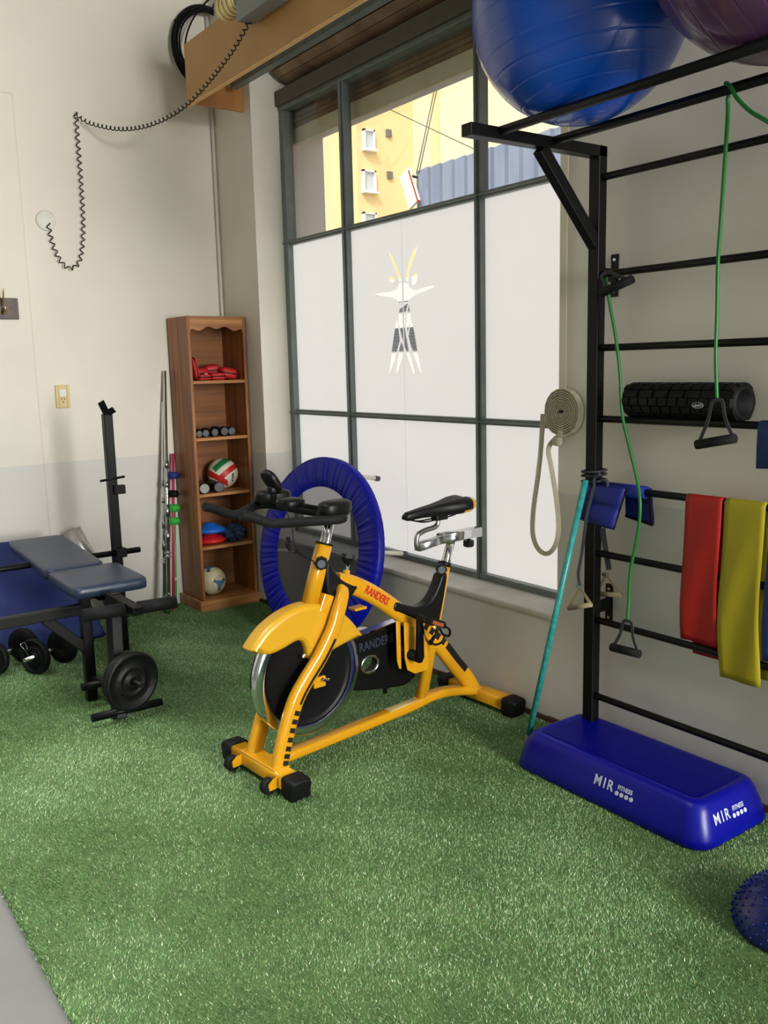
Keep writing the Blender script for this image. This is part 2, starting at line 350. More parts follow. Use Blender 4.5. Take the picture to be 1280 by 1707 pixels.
# clear cut-out of the film: two overlapping stick figures (outlines measured on the pane)
def E_(pts): 
    out = []
    for x, y in pts:
        p = at(560+x/5.333, 380+y/5.333, 'x', 3.05); out.append((p.y, p.z))
    return out
def ell(cx, cy, a, b, t):
    return [(cx+a*math.cos(q)*math.cos(t)-b*math.sin(q)*math.sin(t), cy+a*math.cos(q)*math.sin(t)+b*math.sin(q)*math.cos(t)) for q in [2*PI*i/20 for i in range(20)]]
EMB = [E_(p) for p in (
    [(470, 215), (490, 232), (510, 270), (522, 305), (545, 360), (570, 420), (585, 470), (565, 478), (548, 430), (515, 340), (480, 262)],
    [(714, 165), (716, 195), (700, 240), (682, 295), (662, 350), (648, 410), (640, 478), (618, 470), (628, 400), (645, 320), (670, 245), (695, 190)],
    ell(496, 458, 26, 30, 0), ell(697, 455, 24, 57, .22),
    [(565, 488), (642, 490), (655, 530), (700, 556), (800, 524), (850, 512), (876, 513), (868, 530), (800, 556), (715, 590), (668, 622), (640, 655), (575, 660), (560, 665), (545, 640), (500, 618), (400, 605), (345, 590), (400, 576), (470, 570), (540, 548)],
    [(640, 668), (565, 722), (553, 790), (562, 870), (582, 960), (612, 1060), (655, 1200), (690, 1300), (700, 1292), (680, 1200), (650, 1100), (636, 1030), (618, 930), (612, 850), (618, 760)],
    [(650, 682), (632, 760), (626, 850), (636, 930), (668, 800), (655, 740)],
    [(668, 812), (645, 960), (660, 1030), (690, 1120), (745, 1270), (765, 1305), (730, 1130), (700, 950), (684, 870)],
    [(543, 800), (525, 880), (500, 1060), (470, 1305), (492, 1255), (520, 1180), (568, 1000), (556, 900)],
    [(580, 1010), (562, 1080), (550, 1170), (533, 1298), (548, 1275), (590, 1150), (604, 1075)])]
win = make_window(2.65, 5.27, [3.385, 4.555], 'window_1', 'film')
make_window(-2.4, .4, [-1.8, -.4], 'fill_window', 'film2')  # unseen window added as a fill source, its film glowing brighter
# header strip of the window niche
struct(MB().box((2.985, 2.65, 3.245), (3.17, 5.27, 3.335)).build('trim_2', 'fascia', bevel=.004))
# conduit in the corner
MB().tube([(WX-.02, BY-.02, .02), (WX-.02, BY-.02, 3.9)], .011, 10).build('conduit_pipe', 'conduit')
tag(bpy.data.objects['conduit_pipe'], 'thin white painted pipe running up the corner behind the bookcase', 'pipe')
# shutter: slats hanging outside the glass and rolled up above the window
sh = empty('roller_shutter', (3.12, 3.96, 3.0), 'dark wooden slatted roller shutter rolled up above the big window', 'shutter')
o = MB().box((3.108, 2.66, 3.035), (3.130, 5.26, 3.125)).box((3.104, 2.66, 3.028), (3.134, 5.26, 3.036)).build('bottom_board', 'slat2', bevel=.002); off(o, sh)
for k in range(4):
    z0 = 3.128+k*.030
    o = MB().box((3.110, 2.66, z0), (3.126, 5.26, z0+.026)).build('slat', 'slat'); off(o, sh)
rc = Vector((3.085, 0, 3.58)); rr = .19
for k in range(20):
    a0 = 2*PI*k/20; c = rc+Vector((math.cos(a0)*rr, 0, math.sin(a0)*rr))
    m = frame((c.x, 0, c.z), (-math.sin(a0), 0, math.cos(a0)), (0, 1, 0), (math.cos(a0)*-1, 0, -math.sin(a0)))
    o = MB().box((-.0275, 2.7, -.007), (.0275, 5.22, .009), m).build('slat', 'slat', bevel=.003); off(o, sh)
o = MB().cyl((rc.x, 2.66, rc.z), (rc.x, 5.26, rc.z), .15, 16).build('axle', 'black2'); off(o, sh)
o = MB().beam((2.72, 2.7, 3.335), (2.72, 5.30, 3.335), .05, .03).build('cover_rail', 'frame'); off(o, sh)
# pelmet
pe = empty('wooden_pelmet', (2.45, 4.0, 3.2), 'orange tan boxed board running high over the window', 'pelmet')
off(MB().box((2.44, 2.5, 3.208), (2.458, 5.385, 3.553)).build('front_board', 'pelmet', bevel=.002), pe)
off(MB().box((2.44, 2.5, 3.196), (2.460, 5.385, 3.208)).build('edge_strip', 'pelmet_edge', bevel=.002), pe)
off(MB().box((2.458, 5.37, 3.215), (WX-.001, 5.388, 3.55)).build('end_board', 'pelmet_end', bevel=.002), pe)

# outdoors
EY = 17.52
g = MB().box((XO, -25, -1.2), (45, 45, -.15)).build('ground', 'asphalt'); struct(g)
a1 = empty('apartment_building', (12, EY, -.15), 'pale yellow apartment block with small white windows seen through the clear panes', 'building')
off(MB().box((12.0, EY, -.15), (20, EY+6, 14)).build('tower_wall', 'ext_yel'), a1)
off(MB().box((10.0, EY+.9, -.15), (12.0, EY+6, 14)).build('side_wing', 'ext_cream'), a1)
off(MB().box((13.62, 6.0, -.15), (20, EY, 14)).build('street_wing', 'ext_cream'), a1)
off(MB().box((13.55, EY-1.0, -.15), (13.62, EY-.75, 14)).build('pilaster', 'ext_yel'), a1)
for (pa, pb) in (((606, 214), (625, 250)), ((605, 282), (627, 320)), ((606, 353), (628, 392))):
    A = at(*pa, 'y', EY-.06); B_ = at(*pb, 'y', EY-.06)
    x0, x1, z1, z0 = A.x, B_.x, A.z, B_.z
    wf = MB()
    for lo, hi in (((x0, EY-.08, z0), (x0+.04, EY+.02, z1)), ((x1-.04, EY-.08, z0), (x1, EY+.02, z1)), ((x0, EY-.08, z1-.04), (x1, EY+.02, z1)), ((x0-.03, EY-.14, z0-.05), (x1+.03, EY+.02, z0))): wf.box(lo, hi)
    f_ = wf.build('window', 'winfr'); off(f_, a1)
    q = MB().box((x0+.04, EY-.03, z0), (x1-.04, EY-.01, z1-.04)).build('pane', 'wing', f_)
for (px, py) in ((648, 222), (650, 292)):
    A = at(px, py, 'y', EY-.03); off(MB().box((A.x-.07, EY-.05, A.z-.08), (A.x+.07, EY+.01, A.z+.08)).build('vent', 'asphalt'), a1)
sh2 = empty('corrugated_shed', (9, 9, -.15), 'blue grey corrugated sheet wall in front of the yellow building', 'shed')
NS = 60
pts = [(9+.03*math.cos(i*PI), 3.0+i*(11.55-3.0)/NS) for i in range(NS+1)]
cs = MB(); vv = []; ff = []
for i, (x, y) in enumerate(pts): vv += [(x, y, -.15), (x, y, 4.60+.02*math.cos(i*PI)), (x+.06, y, 4.60), (x+.06, y, -.15)]
for i in range(NS): ff += [tuple(4*i+q for q in (0, 1, 5, 4)), tuple(4*i+q for q in (1, 2, 6, 5)), tuple(4*i+q for q in (2, 3, 7, 6))]
cs.add(vv, ff); off(cs.build('sheet_wall', 'shed'), sh2)
off(MB().box((9.06, 3, 4.2), (9.2, 11.5, 4.5)).build('wall_rail', 'asphalt'), sh2)
sg = empty('street_sign', (9, 11.8, 4), 'white sign with red edge on brackets beside the corrugated shed', 'sign')
A = at(675, 287, 'x', 8.9); B_ = at(688, 342, 'x', 8.9)
off(MB().beam((8.9, A.y, A.z), (8.9, B_.y-.05, B_.z), .05, .26, (0, 1, 0)).build('sign_panel', 'white'), sg)
off(MB().beam((8.88, A.y-.13, A.z), (8.88, B_.y-.18, B_.z), .03, .02, (0, 1, 0)).build('sign_edge', 'band_red'), sg)
off(MB().cyl((8.9, A.y-.1, 4.2), (9.0, 11.5, 4.2), .02, 8).build('bracket', 'black'), sg); off(MB().cyl((8.9, A.y-.2, 4.5), (9.0, 11.5, 4.5), .02, 8).build('bracket', 'black'), sg)
rb = MB().box((15, 3.0, 6.2), (17, 5.99, 14)); rb.box((14.0, -6, -.15), (20, 5.9, 9)); tag(rb.build('brick_house', 'ext_red'), 'pinkish brick house at the right end of the street', 'building')
for i, (pa, pb, nm) in enumerate((((724, 150), (694, 290), 'left of the pair of thin cables rising from the shed'), ((728, 150), (698, 290), 'right of the pair of thin cables rising from the shed'), ((600, 170), (800, 250), 'long thin overhead cable sagging across the yellow building'))):
    A = at(*pa, 'x', 8.8 if i < 2 else 10); B_ = at(*pb, 'x', 8.8 if i < 2 else 10)
    if i == 2: A = at(640, 178, 'x', 10.0); B_ = at(900, 300, 'x', 10.0)
    tag(MB().cyl(A, B_, .008, 6).build('overhead_cable', 'wire'), nm, 'cable')

hs_ = empty('street_house', (8.6, 9, -.15), 'low white house front with grey shutter across the street, glimpsed through the cut-out figure', 'building')
off(MB().box((8.6, 2.5, -.15), (8.95, 14, 2.95)).build('house_wall', 'ext_white'), hs_)
for za, zb in ((at(680, 583, 'x', 8.55).z, at(680, 543, 'x', 8.55).z), (2.45, 2.62)):
    n_s = max(2, int((zb-za)/.05))
    for k in range(n_s): off(MB().box((8.57, 7.5, za+k*.05), (8.6, 12.5, za+k*.05+.042)).build('shutter_slat', 'grey_rub'), hs_)
# ------------------------------------------------------------------ turf
tf = empty('artificial_turf', (1.65, 3.2, -.011), 'green artificial grass carpet covering the floor', 'turf')
tfx0, tfx1, tfy0, tfy1 = .505, WX-.002, .2, BY-.024
tv = [(tfx0, tfy0), (tfx1, tfy0), (tfx1, tfy1), (tfx0, tfy1)]
off(MB().box((tfx0, tfy0, -.011), (tfx1, tfy1, 0)).build('backing', 'turfbase'), tf)
def turf_blades(N):
    x = rng.uniform(tfx0-.006, tfx1-.004, N); y = rng.uniform(.75, tfy1, N)
    x[:9000] = tfx0+rng.normal(0, .004, 9000)
    lowf = np.sin(x*3.1+1.3*np.sin(y*2.3))+np.sin(y*4.2+x*1.7+.7)+.7*np.sin(x*7.7-y*5.9)+.6*np.sin(x*13.1+y*11.3+np.sin(x*9))
    ang = rng.uniform(0, 2*PI, N); lean = rng.uniform(.002, .008, N)
    h = rng.uniform(.005, .010, N)*(1+.08*lowf); wd = rng.uniform(.0008, .0014, N)
    bx = lean*np.cos(ang)-.0025*lowf; by = lean*np.sin(ang)-.002*lowf
    pa = rng.uniform(0, 2*PI, N); wx_, wy_ = wd*np.cos(pa), wd*np.sin(pa)
    V = np.empty((N, 3, 3), np.float32)
    V[:, 0] = np.stack([x-wx_, y-wy_, np.full(N, -.001)], 1); V[:, 1] = np.stack([x+wx_, y+wy_, np.full(N, -.001)], 1); V[:, 2] = np.stack([x+bx, y+by, h], 1)
    me = bpy.data.meshes.new('turf_pile'); me.vertices.add(3*N); me.vertices.foreach_set('co', V.ravel())
    me.loops.add(3*N); me.loops.foreach_set('vertex_index', np.arange(3*N, dtype=np.int32)); me.polygons.add(N)
    me.polygons.foreach_set('loop_start', np.arange(0, 3*N, 3, dtype=np.int32)); me.polygons.foreach_set('loop_total', np.full(N, 3, np.int32))
    me.update(calc_edges=True)
    pal = np.array([srgb(*c)[:3] for c in ((98, 138, 78), (120, 158, 96), (74, 114, 56), (164, 194, 136), (230, 242, 204), (146, 140, 94))])
    pick = rng.choice(6, N, p=[.31, .28, .17, .13, .07, .04]); c = pal[pick]*rng.uniform(.8, 1.2, (N, 1))
    cc = np.ones((N, 3, 4), np.float32); cc[:, :, :3] = c[:, None, :]
    at_ = me.color_attributes.new('tint', 'FLOAT_COLOR', 'CORNER'); at_.data.foreach_set('color', cc.ravel())
    m = bpy.data.materials.new('grass_blade'); m.use_nodes = True; n = m.node_tree; b = n.nodes['Principled BSDF']
    a = n.nodes.new('ShaderNodeAttribute'); a.attribute_name = 'tint'; n.links.new(a.outputs['Color'], b.inputs['Base Color'])
    b.inputs['Roughness'].default_value = .38; b.inputs['Specular IOR Level'].default_value = .5
    me.materials.append(m); o = bpy.data.objects.new('turf_pile', me); COL.objects.link(o); o['kind'] = 'stuff'; off(o, tf)
turf_blades(690000)

# ------------------------------------------------------------------ exercise bike (local x = length, local -y = near side)
bike = empty('exercise_bike', (1.50, 2.99, 0), 'yellow spinning bike with black handlebar, black saddle and a big black flywheel', 'exercise bike', rot=math.atan2(.08, 1.22))
B = lambda mb, name, m, par=bike, **k: mb.build(name, m, par, **k)
XZ = lambda y=0: frame((0, y, 0), (1, 0, 0), (0, 0, 1), (0, -1, 0))     # 2D outline (x, z) standing in the bike's plane
# stabilisers
for nm, x0, yl, yr, zc in (('front_stabiliser', 0.03, -.185, .20, .052), ('rear_stabiliser', 1.225, -.19, .17, .05)):
    st = MB().sweep([(x0, yl-.01, zc), (x0, yr+.01, zc)], rrect(.038, .03, .012), upv=(0, 0, 1)); B(st, nm, 'yellow')
    for s, yy in ((-1, yl), (1, yr)):
        c = MB().sweep([(x0, yy, zc-.006), (x0, yy+s*.01, zc-.006), (x0, yy+s*.062, zc-.008), (x0, yy+s*.070, zc-.01)], rrect(.047, .042, .016), upv=(0, 0, 1), scales=[.97, 1, .98, .86])
        cap = B(c, 'end_cap', 'rubber')
        B(MB().box((x0-.018, yy+s*.0685-.002, zc-.012), (x0+.018, yy+s*.0685+.003, zc+.004)), 'cap_slot', 'black', cap)
pl = MB().box((-.005, -.125, .080), (.068, .135, .086)); B(pl, 'weld_plate', 'yellow', bevel=.003)
for yy in (-.135, .135):
    wl = MB().cyl((-.042, yy-.014, .042), (-.042, yy+.014, .042), .032, 24); wh = B(wl, 'transport_wheel', 'rubber', bevel=.004)
    B(MB().cyl((-.042, yy-.02, .042), (-.042, yy+.02, .042), .009, 12), 'bolt', 'chrome', wh)
    br = plate('wheel_bracket', [[(-.05, .03), (-.03, .03), (.0, .035), (.0, .075), (-.03, .072), (-.052, .055)]], .004, 'yellow', XZ(yy-.019), bike)
# base tube
B(MB().sweep(cr([(.05, 0, .062), (.40, 0, .078), (.78, 0, .098), (.90, 0, .112), (1.0, 0, .110), (1.10, 0, .092), (1.235, 0, .06)], 6), rrect(.030, .021, .014), upv=(0, 0, 1)), 'base_tube', 'yellow')
B(MB().box((.60, -.024, .1005), (.76, .024, .1125), Matrix.Rotation(0, 4, 'Z')), 'sticker', 'tape') if False else None
stk = MB().sweep([(.66, 0, .0925), (.82, 0, .1025)], rrect(.026, .0215, .012), upv=(0, 0, 1)); B(stk, 'clear_sticker', 'ivory')
# main arc
arc = cr([(.405, 0, .735), (.47, 0, .715), (.56, 0, .668), (.64, 0, .615), (.742, 0, .537), (.852, 0, .449), (.97, 0, .345), (1.058, 0, .240), (1.14, 0, .145), (1.19, 0, .07)], 6)
B(MB().sweep(arc, rrect(.024, .037, .022), upv=(0, 1, 0) and None, scales=[1.12]*10+[1.0]*(len(arc)-10)) if False else MB().sweep(arc, rrect(.040, .025, .022), upv=(0, 1, 0)), 'main_tube', 'yellow')
# seat tube
B(MB().sweep([(.855, 0, .10), (1.014, 0, .712)], rrect(.027, .024, .018), upv=(0, 1, 0)), 'seat_tube', 'yellow')
B(MB().cyl((1.011, 0, .703), (1.017, 0, .722), .031), 'tube_collar', 'black2')
B(MB().cyl((1.0, 0, .66), (1.056, 0, .812), .0205, 20), 'seat_post', 'chrome')
sl = MB().sweep([(.99, 0, .832), (1.232, 0, .832)], rrect(.025, .022, .006), upv=(0, 0, 1)); B(sl, 'slider_sleeve', 'chrome')
B(MB().sweep([(.852, 0, .812), (.94, 0, .822), (1.0, 0, .828)], rrect(.020, .017, .005), upv=(0, 0, 1)), 'slider_bar', 'steel')
B(MB().tube(cr([(.86, 0, .806), (.848, 0, .83), (.856, 0, .866), (.90, 0, .882), (.952, 0, .888), (.974, 0, .90), (.978, 0, .93)], 6), .0115, 12), 'saddle_post', 'steel')
B(MB().box((.952, -.022, .918), (1.022, .022, .944)), 'saddle_clamp', 'black2', bevel=.006)
# saddle
sd = MB(); secs = []
for t, hw, zt, zb in ((0, .012, .962, .945), (.02, .021, .975, .937), (.10, .026, .988, .940), (.18, .034, .996, .938), (.25, .058, 1.004, .935), (.30, .078, 1.012, .935), (.345, .084, 1.014, .94), (.375, .072, 1.006, .952), (.392, .045, .998, .965)):
    ring = []
    for i in range(20):
        a = 2*PI*i/20; cy_ = math.copysign(abs(math.cos(a))**.75, math.cos(a))*hw; sz = math.sin(a)
        zz = (zt+zb)/2+(zt-zb)/2*math.copysign(abs(sz)**.7, sz)
        if sz > 0: zz -= .010*math.exp(-(cy_/.012)**2)*(1 if t > .05 else 0)
        ring.append((.775+t, cy_, zz))
    secs.append(ring)
vv = [p for r_ in secs for p in r_]; ff = [(i*20+a, i*20+(a+1) % 20, (i+1)*20+(a+1) % 20, (i+1)*20+a) for i in range(len(secs)-1) for a in range(20)]
ff += [tuple(range(20))[::-1], tuple(range((len(secs)-1)*20, len(secs)*20))]
sd.add(vv, ff, True); so = sd.build('saddle', ['black2', 'yellowp'], bike)
so['label'] = 'black padded saddle with yellow tail'
for p in so.data.polygons:
    c = p.center
    if c.x > 1.100+.9*(c.z-.965): p.material_index = 1
for yy in (-.018, .018): B(MB().tube(cr([(.80, yy*.4, .944), (.87, yy, .925), (.95, yy, .925), (1.05, yy, .932), (1.12, yy*1.6, .95)], 5), .0035, 8), 'saddle_rail', 'black')
def knob(p, d, name='adjuster_knob', r=.026, L=.03, par=bike):
    p = Vector(p); d = Vector(d).normalized(); sec = []
    for i in range(32):
        a = 2*PI*i/32; q = r*(1 if i % 4 < 2 else .9); sec.append((q*math.cos(a), q*math.sin(a)))
    k = B(MB().sweep([p, p+d*L*.15, p+d*L*.85, p+d*L], sec, scales=[.9, 1, 1, .88], smooth=False), name, 'black2', par)
    B(MB().cyl(p-d*.03, p, .008), 'stem', 'chrome', k); B(MB().cyl(p+d*L, p+d*(L+.002), r*.6), 'knob_face', 'grey_rub', k)
    return k
knob((.975, -.018, .70), (-.55, -.75, 0.02)); knob((1.168, -.0, .800), (0, 0, -1), r=.025)
# head tube, stem
hb, ht = Vector((.272, 0, .668)), Vector((.352, 0, .898))
B(MB().sweep([hb, ht], rrect(.031, .029, .020), upv=(0, 1, 0)), 'head_tube', 'yellow')
B(MB().sweep([ht, ht+(ht-hb)*.035], rrect(.033, .031, .020), upv=(0, 1, 0)), 'head_collar', 'black2')
for yy in (-.012, .012): B(MB().cyl(ht+Vector((-.03, yy, -.1)), ht+Vector((.040, yy, .115)), .0135, 16), 'stem_post', 'chrome')
B(MB().box((.34, -.045, 1.0), (.42, .045, 1.04)), 'stem_clamp', 'black2', bevel=.008)
knob((.318, -.026, .835), (-.55, -.8, 0), r=.027, L=.034)
# brake knob with threaded stem behind the head tube
bk_ = B(MB().cyl((.455, 0, .72), (.470, 0, .80), .006, 10), 'brake_rod', 'chrome'); B(MB().cyl((.452, 0, .73), (.462, 0, .775), .014, 14), 'brake_nut', 'yellow')
B(MB().sweep([(.467, 0, .80), (.471, 0, .825), (.475, 0, .84)], circ(.028, .028, 6), scales=[.5, 1, .95], smooth=False), 'brake_knob', 'black2')
# plastic neck fairing and seat gusset fairing
nf = [(.335, .80), (.352, .845), (.375, .80), (.42, .745), (.475, .712), (.495, .705), (.47, .672), (.42, .652), (.372, .658), (.34, .70)]
plate('neck_fairing', [[tuple(p) for p in [(v.x, v.y) for v in cr([(a, b, 0) for a, b in nf], 4, True)]]], .062, 'black2', XZ(0), bike, bevel=.012)
gf = [(.700, .598), (.765, .572), (.83, .553), (.885, .560), (.925, .592), (.955, .640), (.972, .672), (1.005, .672), (.992, .60), (.968, .51), (.945, .452), (.90, .452), (.80, .505), (.72, .548), (.688, .565)]
plate('seat_fairing', [[(v.x, v.y) for v in cr([(a, b, 0) for a, b in gf], 3, True)]], .060, 'black2', XZ(0), bike, bevel=.010)
# fork legs
leg = [(.415, -.028, .712), (.395, -.052, .685), (.358, -.070, .625), (.328, -.074, .562), (.262, -.076, .468), (.185, -.080, .388), (.132, -.083, .322), (.090, -.086, .232), (.055, -.090, .135), (.036, -.092, .070)]
for s in (1, -1):
    P = cr([(a, b*s, c) for a, b, c in leg], 6)
    lg = B(MB().sweep(P, rrect(.029, .020, .016), upv=(0, 1, 0), scales=[.95+.22*min(1, i/40) for i in range(len(P))]), 'fork_leg', 'yellow')
    if s == 1:
        # dark stripe and dashes printed on the near leg
        L_ = P[20:38]; B(MB().ribbon([p+Vector((.014, -.0235, 0)) for p in L_], .010, .001, (0, 1, 0)), 'stripe', 'ydecal', lg)
        for i in range(39, 52, 2):
            p = P[i]; d = (P[i+1]-P[i-1]).normalized(); B(MB().beam(p+Vector((.010, -.0245, 0))-d*.0095, p+Vector((.010, -.0245, 0))+d*.0095, .024, .001, (0, 1, 0)), 'stripe', 'ydecal', lg)
# stripes on the rear of the arc
for k, (i0, i1) in enumerate(((30, 31), (31.7, 32.7), (33.4, 34.4), (35.2, 36.2), (37, 45.5))):
    n_ = max(2, int((i1-i0)*2)+1); pts = []
    for j in range(n_):
        q = i0+(i1-i0)*j/(n_-1); a_, fr_ = int(q), q-int(q); pts.append(arc[a_].lerp(arc[min(a_+1, len(arc)-1)], fr_))
    B(MB().ribbon([p+Vector((.013, -.0256, .012)) for p in pts], .030, .001, (0, 1, 0)), 'stripe', 'ydecal')
# flywheel
FC = Vector((.242, 0, .384)); FR = .254
my = zto(FC, (0, -1, 0), (1, 0, 0))
fwl = B(MB().lathe([(.0, .012), (.10, .012), (.19, .010), (.205, .013), (.212, .020), (.212, -.020), (.205, -.013), (.1, -.012), (0, -.012)], my, 64), 'flywheel', 'black')
B(MB().lathe([(.212, .021), (.222, .023), (.247, .023), (FR, .016), (FR, -.016), (.247, -.023), (.222, -.023), (.212, -.021)], my, 64), 'flywheel_rim', 'chrome')
B(MB().cyl(FC+Vector((0, -.05, 0)), FC+Vector((0, .10, 0)), .014), 'axle', 'steel')
ax = B(MB().box((FC.x-.006, -.062, FC.z-.05), (FC.x+.052, -.048, FC.z-.005)), 'axle_bracket', 'yellow', bevel=.004)
for q in ((.03, -.015), (.055, -.02)): B(MB().cyl(FC+Vector((q[0], -.085, q[1])), FC+Vector((q[0], -.05, q[1])), .006, 10), 'bolt', 'chrome', ax)
# fender
fo = [(-.030, .545), (-.005, .575), (.05, .622), (.135, .662), (.222, .678), (.30, .668), (.377, .635), (.448, .575), (.512, .492)]
fi = [(.42, .478), (.316, .455), (.25, .448), (.226, .462), (.222, .50), (.205, .532), (.175, .538), (.119, .522), (.06, .512), (.02, .520)]
ol = [(v.x, v.y) for v in cr([(a, b, 0) for a, b in fo], 5)]+[(v.x, v.y) for v in cr([(a, b, 0) for a, b in fi], 4)]
plate('fender', [ol], .088, 'yellowp', XZ(0), bike, bevel=.020)
B(MB().cyl((.20, -.045, .478), (.20, -.052, .478), .008, 10), 'fender_screw', 'chrome')
B(MB().beam((.34, -.03, .70), (.31, -.03, .63), .05, .03, (0, 1, 0)), 'fender_bracket', 'yellow', bevel=.004)
# chain guard
cg = cr([(.30, .46, 0), (.42, .448, 0), (.574, .452, 0), (.70, .462, 0), (.80, .468, 0), (.88, .43, 0), (.915, .33, 0), (.90, .225, 0), (.83, .172, 0), (.70, .185, 0), (.566, .208, 0), (.40, .25, 0), (.24, .28, 0), (.16, .36, 0), (.20, .44, 0)], 4, True)
hole = [(.616+.046*math.cos(2*PI*i/24), .318+.036*math.sin(2*PI*i/24)) for i in range(24)]
hm = frame((0, .085, 0), (1, 0, 0), (0, 0, 1), (0, -1, 0))
cgo = plate('chain_guard', [[(v.x, v.y) for v in cg], hole], .045, 'black', hm, bike, bevel=.006)
B(MB().tube([(x*1.03-.018, .060, z*1.03-.0095) for x, z in hole], .006, 8, closed=True), 'hole_trim', 'chrome', cgo)
B(MB().ribbon([(v.x, .085, v.y+.006) for v in cg[8:18]], .046, .006, (0, 0, 1)), 'guard_trim', 'chrome', cgo)
text('lettering', 'RANDERS', .055, 'faint_text', frame((.655, .0600, .405), (1, 0, .04), (-.04, 0, 1), (0, -1, 0)), cgo, bold=.0006, sx=.8)  # faint dark blue text on the guard
# bottom bracket housing, cranks, pedals
plate('crank_housing', [[(.735, .505), (.748, .502), (.862, .428), (.875, .30), (.872, .258), (.79, .258), (.748, .285), (.735, .34)]], .006, 'yellow', XZ(-.036), bike, bevel=.002)
plate('crank_housing', [[(.712, .51), (.728, .508), (.735, .49), (.735, .285), (.722, .292), (.712, .33)]], .006, 'yellow', XZ(-.01), bike, bevel=.002)
CC = Vector((.768, 0, .352))
B(MB().cyl(CC+Vector((0, -.088, 0)), CC+Vector((0, .15, 0)), .024, 20), 'crank_axle', 'black2')
def crank(s, d, yy):
    d = Vector(d).normalized(); e = CC+d*.170
    k = B(MB().sweep([(CC.x-d.x*.022, yy, CC.z-d.z*.022), (CC.x, yy, CC.z), (e.x, yy, e.z), (e.x+d.x*.015, yy, e.z+d.z*.015)], rrect(.016, .010, .006), upv=(0, 1, 0), scales=[.7, 1.25, .95, .7]), 'crank_arm', 'black')
    # pedal body with toe cage
    px = Vector((1, 0, -.45 if s < 0 else .2)).normalized(); pz = Vector((-px.z, 0, px.x))
    m = frame((e.x+.012, yy+s*.062, e.z), px, (0, 1, 0), pz)
    pb = MB().box((-.045, -.042, -.012), (-.035, .042, .012), m).box((.035, -.042, -.012), (.045, .042, .012), m).box((-.045, -.045, -.012), (.045, -.036, .012), m).box((-.045, .036, -.012), (.045, .045, .012), m).box((-.05, -.009, -.009), (.05, .009, .009), m)
    for i in range(7):
        for yy2 in (-.041, .041): pb.box((-.040+i*.012, yy2-.004, .011), (-.034+i*.012, yy2+.004, .018), m)
    pd = B(pb, 'pedal', 'black2', bevel=.001)
    B(MB().box((-.036, -.0465, -.008), (.030, -.0445, .008), m) if s < 0 else MB().box((-.036, .0445, -.008), (.030, .0465, .008), m), 'reflector', 'reflector', pd)
    cage = MB().tube([m @ Vector(p) for p in cr([(.045, -.035, 0), (.085, -.034, -.01), (.105, -.02, -.035), (.108, .02, -.035), (.085, .034, -.01), (.045, .035, 0)], 5)], .005, 8)
    cage.tube([m @ Vector(p) for p in cr([(.105, 0, -.035), (.095, 0, -.07), (.06, 0, -.088), (.02, 0, -.08)], 5)], .005, 8)
    B(cage, 'toe_cage', 'black', pd)
    B(MB().ribbon([m @ Vector(p) for p in cr([(.0, -.05, -.01), (-.01, -.052, -.05), (.0, -.03, -.088), (.03, 0, -.094), (.03, .04, -.07), (.0, .052, -.02)], 5)], .016, .002, pz), 'toe_strap', 'black2', pd)
crank(-1, (.02, 0, 1), -.098); crank(1, (.05, 0, -1), .165)
# handlebar
for s in (1, -1):
    hbp = cr([(-.100, .135*s, 1.092), (-.06, .136*s, 1.079), (.0, .138*s, 1.052), (.035, .141*s, 1.043), (.10, .185*s, 1.044), (.19, .252*s, 1.048), (.235, .266*s, 1.048), (.268, .246*s, 1.046), (.29, .19*s, 1.04), (.33, .09*s, 1.03), (.38, .0, 1.02)], 6)
    B(MB().tube(hbp, .0182, 14), 'handlebar', 'foam')
    pad = B(MB().blob((.255, .215*s, 1.083), (.078, .045, .030), .55, .8, m=Matrix.Rotation(-.25*s, 4, 'Z')), 'arm_pad', 'black2')
    B(MB().blob((.255, .215*s, 1.066), (.07, .038, .020), .5, .8, m=Matrix.Rotation(-.25*s, 4, 'Z')), 'pad_cup', 'black', pad)
B(MB().beam((.12, 0, 1.105), (.385, 0, 1.035), .05, .018), 'console_arm', 'black2', bevel=.005)
B(MB().blob((.20, 0, 1.085), (.05, .05, .02), .5, .6), 'bar_clamp', 'black2')
cm = frame((.118, 0, 1.178), (-.55, 0, .835), (0, 1, 0), (-.835, 0, -.55))
cn = B(MB().sweep([cm @ Vector((0, 0, z)) for z in (-.013, -.010, .008, .012)], rrect(.05, .042, .035, 6), upv=(0, 1, 0), scales=[.9, 1, 1, .9]) , 'console', 'black2')
B(MB().cyl((.122, 0, 1.10), (.128, 0, 1.165), .014, 12), 'console_post', 'black2', cn); B(MB().blob((.13, 0, 1.145), (.03, .02, .018), .6, .6), 'console_hinge', 'black', cn)
B(MB().sweep([cm @ Vector((0, 0, -.0135)), cm @ Vector((0, 0, -.0145))], rrect(.032, .026, .012, 4), upv=(0, 1, 0)), 'screen', 'shed', cn)
B(MB().tube(cr([(.16, -.02, 1.08), (.18, -.03, 1.00), (.19, -.03, .93), (.22, -.03, .88), (.275, -.02, .85), (.30, -.01, .82)], 6), .0022, 6), 'cable', 'black2')
for q in range(5): B(MB().blob((.162+.006*math.sin(q*2), -.03, .955-.011*q), (.007, .007, .007), nu=8, nv=6), 'charm_bead', 'black')
text('lettering', 'RANDERS', .046, 'red_ink', frame((.598, -.0262, .645), (.835, 0, -.55), (.55, 0, .835), (0, -1, 0)), bike, bold=.0013, sx=.72)
lk = B(MB().box((.478, -.03, .60), (.54, .02, .612)), 'cable_bracket', 'yellow', bevel=.003)

